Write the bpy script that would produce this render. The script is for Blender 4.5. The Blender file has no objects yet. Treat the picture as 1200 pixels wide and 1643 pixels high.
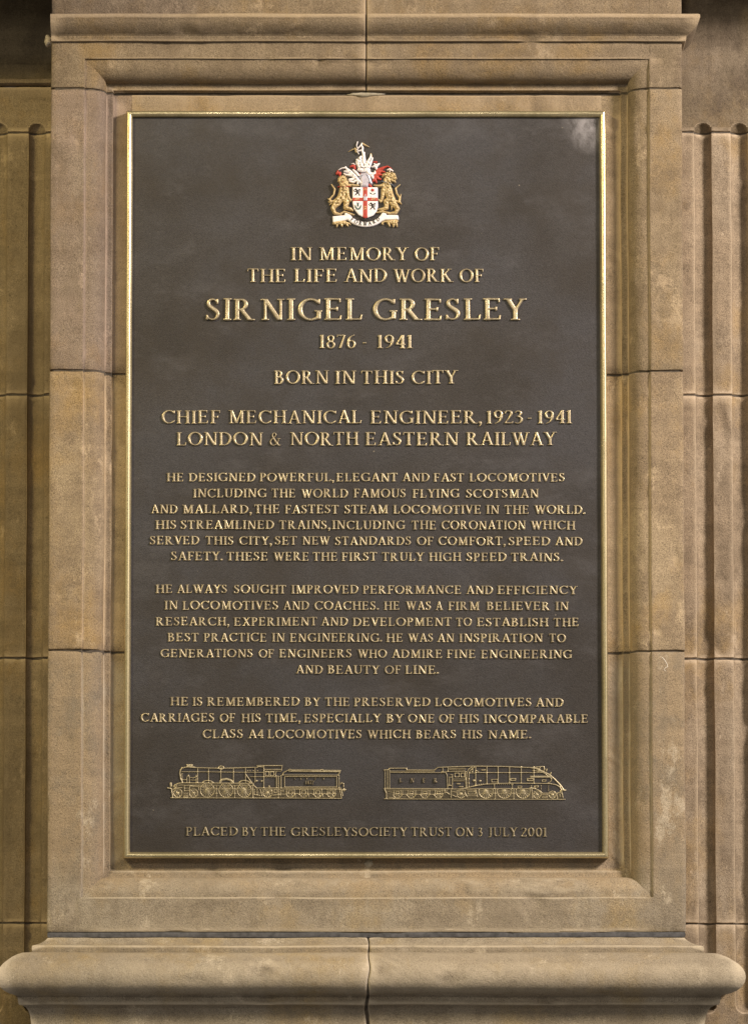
import bpy, math, random
import numpy as np
from mathutils import Vector, noise as mnoise

random.seed(7)
scene = bpy.context.scene
COL = scene.collection

# ------------------------------------------------------------------ camera
F_PX = 6410.0            # focal length in photograph pixels (1200 px wide)
DIST = 7.5
EYE = 1.60
PITCH = math.radians(3.8)
PPX, PPY = 588.0, 1202.0
cam_data = bpy.data.cameras.new("camera")
cam = bpy.data.objects.new("camera", cam_data)
COL.objects.link(cam)
cam.location = (0, -DIST, EYE)
cam.rotation_euler = (math.radians(90) + PITCH, 0, 0)
cam_data.sensor_fit = 'HORIZONTAL'
cam_data.sensor_width = 36
cam_data.lens = 36 * F_PX / 1200
cam_data.shift_x = (600 - PPX) / 1200
cam_data.shift_y = (PPY - 821.5) / 1200
cam_data.clip_end = 200
scene.camera = cam

# ------------------------------------------------------------------ light: lamps under the portico at night
world = bpy.data.worlds.new("World")
scene.world = world
world.use_nodes = True
bg = world.node_tree.nodes['Background']
bg.inputs['Color'].default_value = (1.0, 0.90, 0.80, 1)
bg.inputs['Strength'].default_value = 0.20

def lamp(name, loc, target, power, color, sx, sy):
    d = bpy.data.lights.new(name, 'AREA')
    d.shape = 'RECTANGLE'; d.size = sx; d.size_y = sy
    d.energy = power; d.color = color
    o = bpy.data.objects.new(name, d); COL.objects.link(o)
    o.location = loc
    o.rotation_euler = (Vector(target) - Vector(loc)).to_track_quat('-Z', 'Y').to_euler()
    return o
CX, CZ = 0.0, 2.6
lamp('lamp_right', (3.75, -2.7, 4.8), (0.1, 0, 2.0), 390, (1.0, 0.87, 0.78), 0.75, 0.75)
lamp('lamp_left', (-3.3, -3.4, 5.2), (0, 0, 2.0), 155, (1.0, 0.81, 0.38), 0.7, 0.7)
lamp('lamp_behind', (-0.5, -6.5, 5.0), (0, 0, 1.8), 60, (1.0, 0.91, 0.78), 0.7, 0.7)

scene.view_settings.view_transform = 'Standard'
scene.view_settings.look = 'None'
scene.view_settings.exposure = 0.0
scene.view_settings.gamma = 1

# ------------------------------------------------------------------ measuring: photograph pixel -> point on the plane Y = y
def P(px, py, y=0.0):
    a = (px - PPX) / F_PX; b = (PPY - py) / F_PX
    dx = a
    dy = math.cos(PITCH) - b * math.sin(PITCH)
    dz = math.sin(PITCH) + b * math.cos(PITCH)
    t = (y + DIST) / dy
    return Vector((dx * t, y, EYE + dz * t))
def X(px, y=0.0, py=820): return P(px, py, y).x
def Z(py, y=0.0): return P(588, py, y).z
PX = 0.00117             # metres per photograph pixel at the pilaster face

# ------------------------------------------------------------------ object helpers
def tag(o, **kw):
    for k, v in kw.items(): o[k] = v
    return o
def thing(name, loc, label, category, group=None):
    o = bpy.data.objects.new(name, None); COL.objects.link(o)
    o.location = loc; o['label'] = label; o['category'] = category
    if group: o['group'] = group
    return o
def link(o, parent=None):
    COL.objects.link(o)
    if parent is not None:
        o.parent = parent
        # all roots are unrotated; keep world coordinates of the mesh
        w = Vector((0, 0, 0)); p = parent
        while p is not None:
            w += p.location; p = p.parent
        o.location = o.location - w
    return o
def mesh_obj(name, verts, faces, mat, parent=None, smooth=False):
    me = bpy.data.meshes.new(name)
    me.from_pydata([tuple(v) for v in verts], [], faces)
    me.update()
    if smooth:
        me.polygons.foreach_set('use_smooth', [True] * len(me.polygons))
    me.materials.append(mat)
    o = bpy.data.objects.new(name, me)
    return link(o, parent)

# ------------------------------------------------------------------ materials
class NT:
    def __init__(self, name):
        self.m = bpy.data.materials.new(name); self.m.use_nodes = True
        self.t = self.m.node_tree; self.n = self.t.nodes; self.l = self.t.links
        self.b = self.n['Principled BSDF']
        self.geo = self.n.new('ShaderNodeNewGeometry')
    def pos(self, scale=(1, 1, 1), loc=(0, 0, 0)):
        mp = self.n.new('ShaderNodeMapping')
        mp.inputs['Scale'].default_value = scale; mp.inputs['Location'].default_value = loc
        self.l.new(self.geo.outputs['Position'], mp.inputs['Vector'])
        return mp.outputs['Vector']
    def noise(self, vec, scale, detail=3, rough=0.5):
        n = self.n.new('ShaderNodeTexNoise')
        n.inputs['Scale'].default_value = scale; n.inputs['Detail'].default_value = detail
        n.inputs['Roughness'].default_value = rough
        self.l.new(vec, n.inputs['Vector'])
        return n.outputs['Fac']
    def ramp(self, fac, stops):
        r = self.n.new('ShaderNodeValToRGB')
        e = r.color_ramp.elements
        e[0].position, e[0].color = stops[0][0], tuple(stops[0][1]) + (1,)
        e[1].position, e[1].color = stops[-1][0], tuple(stops[-1][1]) + (1,)
        for p, c in stops[1:-1]:
            x = e.new(p); x.color = tuple(c) + (1,)
        self.l.new(fac, r.inputs['Fac'])
        return r.outputs['Color']
    def mix(self, fac, a, b, mode='MIX'):
        m = self.n.new('ShaderNodeMix'); m.data_type = 'RGBA'; m.blend_type = mode
        for sock, v in ((m.inputs['Factor'], fac), (m.inputs['A'], a), (m.inputs['B'], b)):
            if isinstance(v, (int, float)): sock.default_value = v
            elif isinstance(v, tuple): sock.default_value = v + (1,) if len(v) == 3 else v
            else: self.l.new(v, sock)
        return [o for o in m.outputs if o.type == 'RGBA'][0]
    def math(self, op, a, b=0.0, clamp=False):
        m = self.n.new('ShaderNodeMath'); m.operation = op; m.use_clamp = clamp
        for i, v in enumerate((a, b)):
            if isinstance(v, (int, float)): m.inputs[i].default_value = v
            else: self.l.new(v, m.inputs[i])
        return m.outputs[0]
    def bump(self, h, strength, dist, normal=None):
        b = self.n.new('ShaderNodeBump')
        b.inputs['Strength'].default_value = strength; b.inputs['Distance'].default_value = dist
        self.l.new(h, b.inputs['Height'])
        if normal is not None: self.l.new(normal, b.inputs['Normal'])
        return b.outputs['Normal']

Z_STAIN0, Z_STAIN1 = Z(1450), Z(1370)
def stone(name, base, warm, dark, grain=0.5, seed=0.0, stain=None):
    t = NT(name)
    v = t.pos(loc=(seed, seed * .7, seed * 1.3))
    big = t.noise(v, 3.6, 6, 0.62)
    c = t.mix(t.ramp(big, [(0.40, (0, 0, 0)), (0.58, (1, 1, 1))]), base, warm)
    # ochre iron staining and grey weathering in ragged clouds
    oc = t.noise(t.pos(scale=(1, 1, .7), loc=(seed * 1.7, 2, seed)), 6, 8, 0.68)
    c = t.mix(t.ramp(oc, [(0.50, (0, 0, 0)), (0.64, (0.8,) * 3)]), c, (base[0] * .98, base[1] * .86, base[2] * .60))
    if stain:      # ochre run-off stain soaked into the stone above a ragged tide line
        sp_ = t.n.new('ShaderNodeSeparateXYZ'); t.l.new(t.geo.outputs['Position'], sp_.inputs[0])
        zz = t.math('ADD', sp_.outputs['Z'], t.math('MULTIPLY', t.math('SUBTRACT', oc, 0.5), 0.30))
        mr = t.n.new('ShaderNodeMapRange'); mr.inputs['From Min'].default_value = stain[0]; mr.inputs['From Max'].default_value = stain[1]
        t.l.new(zz, mr.inputs['Value'])
        c = t.mix(mr.outputs['Result'], c, stain[2])
    mid = t.noise(v, 15, 8, 0.72)
    c = t.mix(t.ramp(mid, [(0.47, (0, 0, 0)), (0.64, (0.85,) * 3)]), c, dark)
    # rain streaks
    st = t.noise(t.pos(scale=(30, 30, 1.8), loc=(seed, 0, 0)), 1.0, 5, 0.65)
    c = t.mix(t.ramp(st, [(0.50, (0, 0, 0)), (0.70, (0.45,) * 3)]), c, dark)
    # bedding: faint flat-lying bands
    bd = t.noise(t.pos(scale=(1.2, 1.2, 42), loc=(seed, 3, 0)), 1.0, 5, 0.6)
    c = t.mix(1.0, c, t.ramp(bd, [(0.35, (0.86,) * 3), (0.62, (1,) * 3)]), 'MULTIPLY')
    # pale rubbed scuffs
    sc = t.noise(t.pos(scale=(9, 9, 6), loc=(seed * 3, 1, 2)), 1.7, 9, 0.78)
    c = t.mix(t.ramp(sc, [(0.575, (0, 0, 0)), (0.64, (0.6,) * 3)]), c, tuple(min(1, x * 1.45) for x in base))
    # grains of sand and small pits
    g1 = t.noise(v, 640, 3, 0.75)
    g2 = t.noise(v, 260, 4, 0.7)
    c = t.mix(1.0, c, t.ramp(g1, [(0.34, (0.92 - grain,) * 3), (0.60, (1.0,) * 3)]), 'MULTIPLY')
    pit = t.ramp(g2, [(0.30, (0.50,) * 3), (0.41, (1,) * 3)])
    c = t.mix(1.0, c, pit, 'MULTIPLY')
    # rubbed arrises are paler
    wear = t.math('ADD', t.geo.outputs['Pointiness'], t.math('MULTIPLY', t.math('SUBTRACT', mid, 0.5), 0.07))
    c = t.mix(t.ramp(wear, [(0.508, (0, 0, 0)), (0.548, (0.7,) * 3)]), c, tuple(min(1, x * 1.4) for x in base))
    # soot and damp gathered in patches
    so = t.noise(t.pos(scale=(1, 1, .5), loc=(seed * 2, 4, seed)), 5, 9, 0.72)
    c = t.mix(t.ramp(so, [(0.53, (0, 0, 0)), (0.68, (0.55,) * 3)]), c, tuple(x * .68 for x in dark))
    t.l.new(c, t.b.inputs['Base Color'])
    t.b.inputs['Roughness'].default_value = 0.9
    t.b.inputs['Specular IOR Level'].default_value = 0.2
    n = t.bump(g1, 0.6, 0.0009)
    n = t.bump(g2, 0.6, 0.0016, n)
    n = t.bump(mid, 0.45, 0.005, n)
    n = t.bump(t.noise(v, 80, 5, 0.65), 0.5, 0.002, n)
    t.l.new(n, t.b.inputs['Normal'])
    return t.m

S_PINK = stone('sandstone_pink', (0.37, 0.285, 0.225), (0.35, 0.28, 0.215), (0.25, 0.19, 0.14), .54, 1.0)
S_TAN = stone('sandstone_tan', (0.49, 0.385, 0.255), (0.41, 0.315, 0.21), (0.29, 0.22, 0.15), .54, 5.3)
S_TAN2 = stone('sandstone_ochre', (0.39, 0.305, 0.205), (0.34, 0.265, 0.175), (0.25, 0.19, 0.125), .54, 9.1)
S_BUFF = stone('sandstone_buff', (0.45, 0.39, 0.30), (0.41, 0.345, 0.255), (0.30, 0.25, 0.185), .50, 2.2)
S_SILL = stone('sandstone_buff_stained', (0.45, 0.39, 0.30), (0.41, 0.345, 0.255), (0.30, 0.25, 0.185), .50, 2.9, (Z_STAIN0, Z_STAIN1, (0.42, 0.325, 0.215)))
S_TOP = stone('sandstone_brown', (0.33, 0.26, 0.18), (0.30, 0.235, 0.16), (0.21, 0.16, 0.11), .54, 3.7)
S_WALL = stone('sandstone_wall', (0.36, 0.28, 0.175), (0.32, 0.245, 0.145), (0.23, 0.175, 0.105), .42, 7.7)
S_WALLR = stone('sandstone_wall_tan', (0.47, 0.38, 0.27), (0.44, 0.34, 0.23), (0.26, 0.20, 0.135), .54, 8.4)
S_WALLT = stone('sandstone_wall_shaded', (0.27, 0.215, 0.15), (0.24, 0.19, 0.125), (0.15, 0.115, 0.08), .42, 6.1)  # top of the right wall: its shade put into a darker stone colour
S_SOOT_SHADE = stone('sooty_shaded_sandstone', (0.20, 0.16, 0.095), (0.24, 0.19, 0.115), (0.09, 0.07, 0.045), .42, 11.7)  # soot, plus the shade above the string course put into the colour

def plain(name, color, rough=0.7, metal=0.0, var=0.3, scale=60, bump=0.3, bd=0.0006, spec=0.5, grime=0.0):
    t = NT(name)
    v = t.pos()
    nz = t.noise(v, scale, 5, 0.65)
    c = t.mix(t.ramp(nz, [(0.35, (0, 0, 0)), (0.68, (1, 1, 1))]), color, tuple(x * (1 - var) for x in color))
    if grime:
        pt = t.math('ADD', t.geo.outputs['Pointiness'], t.math('MULTIPLY', t.math('SUBTRACT', nz, 0.5), 0.06))
        c = t.mix(t.ramp(pt, [(0.455, (grime,) * 3), (0.497, (0, 0, 0))]), c, (0.06, 0.045, 0.035))
        ch = t.noise(v, 330, 2, 0.6)
        c = t.mix(t.ramp(ch, [(0.66, (0, 0, 0)), (0.72, (grime,) * 3)]), c, (0.16, 0.12, 0.09))
    t.l.new(c, t.b.inputs['Base Color'])
    t.b.inputs['Roughness'].default_value = rough
    t.b.inputs['Metallic'].default_value = metal
    t.b.inputs['Specular IOR Level'].default_value = spec
    t.l.new(t.bump(nz, bump, bd), t.b.inputs['Normal'])
    return t.m
MORTAR = plain('dark_mortar', (0.11, 0.09, 0.068), 0.95, 0, .5, 120)
MORTAR_PALE = plain('pale_mortar', (0.42, 0.38, 0.30), 0.95, 0, .35, 160, .8, .002)
LEAD = plain('slate_damp_course', (0.10, 0.10, 0.108), 0.75, 0, .6, 110)

def patina():
    t = NT('bronze_patina')
    v = t.pos()
    a = t.noise(v, 5, 6, 0.6)
    c = t.mix(t.ramp(a, [(0.40, (0, 0, 0)), (0.60, (1, 1, 1))]), (0.060, 0.054, 0.053), (0.041, 0.035, 0.032))
    # violet-grey in random patches, brown elsewhere
    w = t.noise(t.pos(scale=(2.2, 1, 3.2), loc=(4, 0, 1)), 1.5, 4, 0.55)
    c = t.mix(t.ramp(w, [(0.42, (0, 0, 0)), (0.62, (0.8,) * 3)]), c, (0.066, 0.064, 0.072))
    # brush grain running across
    br = t.noise(t.pos(scale=(14, 1, 160)), 3.0, 4, 0.6)
    c = t.mix(1.0, c, t.ramp(br, [(0.3, (0.84,) * 3), (0.7, (1.0,) * 3)]), 'MULTIPLY')
    g = t.noise(v, 520, 2, 0.7)
    c = t.mix(1.0, c, t.ramp(g, [(0.32, (0.58,) * 3), (0.62, (1.0,) * 3)]), 'MULTIPLY')
    # tiny nicks that show bright metal
    cl = t.noise(t.pos(scale=(1.6, 1, 3.0), loc=(8, 0, 5)), 4.0, 9, 0.74)
    c = t.mix(t.ramp(cl, [(0.52, (0, 0, 0)), (0.72, (0.55,) * 3)]), c, (0.095, 0.091, 0.098))
    c = t.mix(t.ramp(t.noise(v, 9, 7, 0.7), [(0.48, (0, 0, 0)), (0.70, (0.55,) * 3)]), c, (0.036, 0.029, 0.023))
    nick = t.noise(t.pos(scale=(60, 60, 90), loc=(3, 2, 1)), 1.2, 2, 0.4)
    nk = t.ramp(nick, [(0.775, (0, 0, 0)), (0.81, (0.7,) * 3)])
    c = t.mix(nk, c, (0.30, 0.26, 0.20))
    # reflected sheen of the upper right corner, painted into the colour
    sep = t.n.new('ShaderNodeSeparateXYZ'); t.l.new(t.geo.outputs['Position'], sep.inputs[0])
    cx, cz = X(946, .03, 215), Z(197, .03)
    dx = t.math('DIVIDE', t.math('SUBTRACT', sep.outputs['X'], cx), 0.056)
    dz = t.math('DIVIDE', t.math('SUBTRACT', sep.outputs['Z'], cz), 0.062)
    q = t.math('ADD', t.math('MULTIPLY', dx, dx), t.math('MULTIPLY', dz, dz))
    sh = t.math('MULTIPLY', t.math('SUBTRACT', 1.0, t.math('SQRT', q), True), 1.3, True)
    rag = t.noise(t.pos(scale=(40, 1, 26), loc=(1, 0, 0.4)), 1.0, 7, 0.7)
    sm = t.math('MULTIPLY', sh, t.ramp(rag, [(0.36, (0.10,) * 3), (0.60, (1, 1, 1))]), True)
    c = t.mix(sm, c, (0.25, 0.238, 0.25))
    t.l.new(c, t.b.inputs['Base Color'])
    t.b.inputs['Metallic'].default_value = 0.25
    rr = t.ramp(a, [(0.3, (0.42,) * 3), (0.7, (0.55,) * 3)])
    t.l.new(rr, t.b.inputs['Roughness'])
    n = t.bump(g, 0.55, 0.0008)
    n = t.bump(t.noise(v, 40, 3, 0.6), 0.12, 0.0015, n)
    t.l.new(n, t.b.inputs['Normal'])
    return t.m
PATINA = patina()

def brass(name, bright, dull, rlo, rhi, scale, dull_lo=0.45, dull_hi=0.65, metal=0.85, bs=0.35):
    t = NT(name)
    v = t.pos()
    a = t.noise(v, scale, 6, 0.65)
    fac = t.ramp(a, [(dull_lo, (0, 0, 0)), (dull_hi, (1, 1, 1))])
    c = t.mix(fac, bright, dull)
    g = t.noise(v, 420, 2, 0.7)
    c = t.mix(1.0, c, t.ramp(g, [(0.3, (0.72,) * 3), (0.6, (1,) * 3)]), 'MULTIPLY')
    t.l.new(c, t.b.inputs['Base Color'])
    t.b.inputs['Metallic'].default_value = metal
    t.l.new(t.ramp(a, [(0.35, (rlo,) * 3), (0.65, (rhi,) * 3)]), t.b.inputs['Roughness'])
    n = t.bump(t.noise(v, 230, 3, 0.6), bs, 0.0012)
    t.l.new(n, t.b.inputs['Normal'])
    return t.m
LETTER = brass('rubbed_bronze_lettering', (0.67, 0.575, 0.38), (0.38, 0.32, 0.215), 0.30, 0.50, 34, .40, .64, .75, .28)
LETTER_DULL = brass('dull_bronze_lettering', (0.46, 0.40, 0.27), (0.24, 0.205, 0.14), 0.36, 0.5, 30, .4, .66, .7, .5)
LINEWORK = brass('bronze_linework', (0.60, 0.52, 0.34), (0.36, 0.31, 0.20), 0.36, 0.5, 22, .40, .66, .7, .5)
GROUNDM = brass('tarnished_bronze', (0.14, 0.118, 0.078), (0.07, 0.06, 0.042), 0.4, 0.55, 60, .42, .62, .6, .8)
FRAME = brass('polished_brass_frame', (0.80, 0.69, 0.43), (0.48, 0.42, 0.25), 0.24, 0.40, 7, .42, .62, .85, .02)

# ------------------------------------------------------------------ relief meshes from distance fields
class Field:
    def __init__(s, x0, y0, x1, y1, res):
        s.x0, s.y0, s.res = x0, y0, res
        s.nx = int((x1 - x0) / res) + 2; s.ny = int((y1 - y0) / res) + 2
        s.xs = x0 + np.arange(s.nx) * res; s.ys = y0 + np.arange(s.ny) * res
        s.D = np.full((s.ny, s.nx), -1e3)
    def win(s, xa, ya, xb, yb, m):
        i0 = max(0, int((xa - m - s.x0) / s.res)); i1 = min(s.nx, int((xb + m - s.x0) / s.res) + 2)
        j0 = max(0, int((ya - m - s.y0) / s.res)); j1 = min(s.ny, int((yb + m - s.y0) / s.res) + 2)
        return i0, i1, j0, j1
    def put(s, w, d, k=0.0, cut=False):
        i0, i1, j0, j1 = w
        A = s.D[j0:j1, i0:i1]
        if cut: s.D[j0:j1, i0:i1] = np.minimum(A, -d); return
        if k > 0:
            h = np.clip(0.5 + 0.5 * (A - d) / k, 0, 1)
            s.D[j0:j1, i0:i1] = A * h + d * (1 - h) + k * h * (1 - h)
        else: s.D[j0:j1, i0:i1] = np.maximum(A, d)
    def grid(s, w):
        return np.meshgrid(s.xs[w[0]:w[1]], s.ys[w[2]:w[3]])
    def cap(s, x0, y0, x1, y1, w0, w1=None, k=0.0, cut=False):
        w1 = w0 if w1 is None else w1
        m = max(w0, w1) * 1.2 + 2 * s.res + k
        w = s.win(min(x0, x1), min(y0, y1), max(x0, x1), max(y0, y1), m)
        if w[1] <= w[0] or w[3] <= w[2]: return
        gx, gy = s.grid(w)
        vx, vy = x1 - x0, y1 - y0; L = vx * vx + vy * vy + 1e-12
        t = np.clip(((gx - x0) * vx + (gy - y0) * vy) / L, 0, 1)
        d = (w0 + (w1 - w0) * t) - np.hypot(gx - x0 - t * vx, gy - y0 - t * vy)
        s.put(w, d, k, cut)
    def line(s, pts, w, k=0.0, close=False):
        pts = list(pts) + ([pts[0]] if close else [])
        for a, b in zip(pts[:-1], pts[1:]): s.cap(a[0], a[1], b[0], b[1], w, w, k)
    def poly(s, pts, k=0.0, cut=False):
        xs = [p[0] for p in pts]; ys = [p[1] for p in pts]
        w = s.win(min(xs), min(ys), max(xs), max(ys), 3 * s.res + k + .02)
        gx, gy = s.grid(w)
        dm = np.full(gx.shape, 1e9); ins = np.zeros(gx.shape, bool)
        n = len(pts)
        for i in range(n):
            ax, ay = pts[i]; bx, by = pts[(i + 1) % n]
            vx, vy = bx - ax, by - ay; L = vx * vx + vy * vy + 1e-12
            t = np.clip(((gx - ax) * vx + (gy - ay) * vy) / L, 0, 1)
            dm = np.minimum(dm, np.hypot(gx - ax - t * vx, gy - ay - t * vy))
            c = ((ay > gy) != (by > gy)) & (gx < (bx - ax) * (gy - ay) / (by - ay + 1e-12) + ax)
            ins ^= c
        s.put(w, np.where(ins, dm, -dm), k, cut)
    def clip(s, ya=None, yb=None):
        _, gy = np.meshgrid(s.xs, s.ys)
        if ya is not None: s.D = np.minimum(s.D, gy - ya)
        if yb is not None: s.D = np.minimum(s.D, yb - gy)
    def mesh(s, H, bevel, base=0.55, dome=False, rough=0.0, rs=1.0):
        """marching squares; returns verts (x, y, h) and faces (top ones first), n_top"""
        D = s.D; V = []; cache = {}; top = []; wall = []
        def hgt(x, y, d):
            q = min(max(d / bevel, 0), 1)
            f = math.sqrt(max(0, 1 - (1 - q) ** 2)) if dome else 1 - (1 - q) ** 2
            h = H * (base + (1 - base) * f)
            if rough: h += rough * H * q * mnoise.noise((x * rs, y * rs, 3.1))
            return h
        def cv(j, i):
            k = (j, i)
            if k not in cache:
                x, y = s.xs[i], s.ys[j]
                cache[k] = len(V); V.append((x, y, hgt(x, y, D[j, i])))
            return cache[k]
        def ev(j0, i0, j1, i1):
            k = (j0, i0, j1, i1) if (j0, i0) < (j1, i1) else (j1, i1, j0, i0)
            if k not in cache:
                a, b = D[j0, i0], D[j1, i1]; t = a / (a - b)
                x = s.xs[i0] + (s.xs[i1] - s.xs[i0]) * t; y = s.ys[j0] + (s.ys[j1] - s.ys[j0]) * t
                cache[k] = len(V); V.append((x, y, H * base))
            return cache[k]
        I = D > 0
        act = I[:-1, :-1] | I[1:, :-1] | I[:-1, 1:] | I[1:, 1:]
        low = {}
        def lv(v):
            if v not in low:
                x, y, _ = V[v]; low[v] = (len(V), len(V) + 1)
                V.append((x, y, H * base)); V.append((x, y, -0.15 * H))
            return low[v]
        for j, i in zip(*np.nonzero(act)):
            c = ((j, i), (j, i + 1), (j + 1, i + 1), (j + 1, i))
            f = []; kinds = []
            for q in range(4):
                a = c[q]; b = c[(q + 1) % 4]
                if I[a]: f.append(cv(*a)); kinds.append(0)
                if I[a] != I[b]: f.append(ev(*a, *b)); kinds.append(1 if I[a] else 2)
            if len(f) < 3: continue
            top.append(f)
            n = len(f)
            for q in range(n):
                if kinds[q] == 1 and kinds[(q + 1) % n] == 2:
                    a, b = lv(f[q]), lv(f[(q + 1) % n])
                    wall.append([b[0], a[0], a[1], b[1]])
        return V, top + wall, len(top)

def relief_obj(name, field, mapper, mat, parent, H, bevel, y0, base=0.55, dome=False, rough=0.0, rs=1.0, lift=0.0):
    V, Fc, nt = field.mesh(H, bevel, base, dome, rough, rs)
    vs = []
    for x, y, h in V:
        p = mapper(x, y)
        vs.append((p[0], y0 - h - lift, p[1]))
    # image fields have y pointing down: flip winding
    me = bpy.data.meshes.new(name)
    me.from_pydata(vs, [], [f[::-1] for f in Fc])
    me.polygons.foreach_set('use_smooth', [i < nt for i in range(len(Fc))])
    me.materials.append(mat); me.update()
    return link(bpy.data.objects.new(name, me), parent)

# ------------------------------------------------------------------ the serif capitals
T, t_, K = 0.080, 0.050, 0.035
class G(Field):
    def __init__(s, w=1.15): super().__init__(-0.08, -0.34, w, 1.12, 0.025)
    def q(s, x0, y0, x1, y1, w0, w1=None, k=K):     # butt-ended stroke
        w1 = w0 if w1 is None else w1
        dx, dy = x1 - x0, y1 - y0; L = math.hypot(dx, dy); nx, ny = -dy / L, dx / L
        s.poly([(x0 + nx * w0, y0 + ny * w0), (x1 + nx * w1, y1 + ny * w1), (x1 - nx * w1, y1 - ny * w1), (x0 - nx * w0, y0 - ny * w0)], k)
    def ser(s, x, y, l, r):
        yy = 0.036 if y == 0 else 0.964
        s.q(x - l - .025, yy, x + r + .025, yy, 0.036)
    def stem(s, x, bl=.13, br=.13, tl=.13, tr=.13, w=T):
        s.q(x, 0.0, x, 1.0, w)
        if bl + br: s.ser(x, 0, max(bl, w), max(br, w))
        if tl + tr: s.ser(x, 1, max(tl, w), max(tr, w))
    def arc(s, cx, cy, rx, ry, a0, a1, w0=T, w1=t_, n=28, tilt=0):
        pr = None
        for i in range(n + 1):
            a = math.radians(a0 + (a1 - a0) * i / n)
            w = w1 + (w0 - w1) * abs(math.cos(a + math.radians(tilt))) ** 1.6
            p = (cx + (rx) * math.cos(a), cy + ry * math.sin(a), w)
            if pr: s.cap(pr[0], pr[1], p[0], p[1], pr[2], p[2])
            pr = p
    def spl(s, pts, n=8):
        P_ = [pts[0]] + list(pts) + [pts[-1]]
        pr = None
        for i in range(1, len(P_) - 2):
            p0, p1, p2, p3 = (np.array(P_[i + d], float) for d in (-1, 0, 1, 2))
            for u in range(n + 1):
                u /= n
                p = 0.5 * ((2 * p1) + (-p0 + p2) * u + (2 * p0 - 5 * p1 + 4 * p2 - p3) * u * u + (-p0 + 3 * p1 - 3 * p2 + p3) * u ** 3)
                if pr is not None: s.cap(pr[0], pr[1], p[0], p[1], pr[2], p[2])
                pr = p
def V_(pts): return [(-x, y) for x, y in pts]

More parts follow.
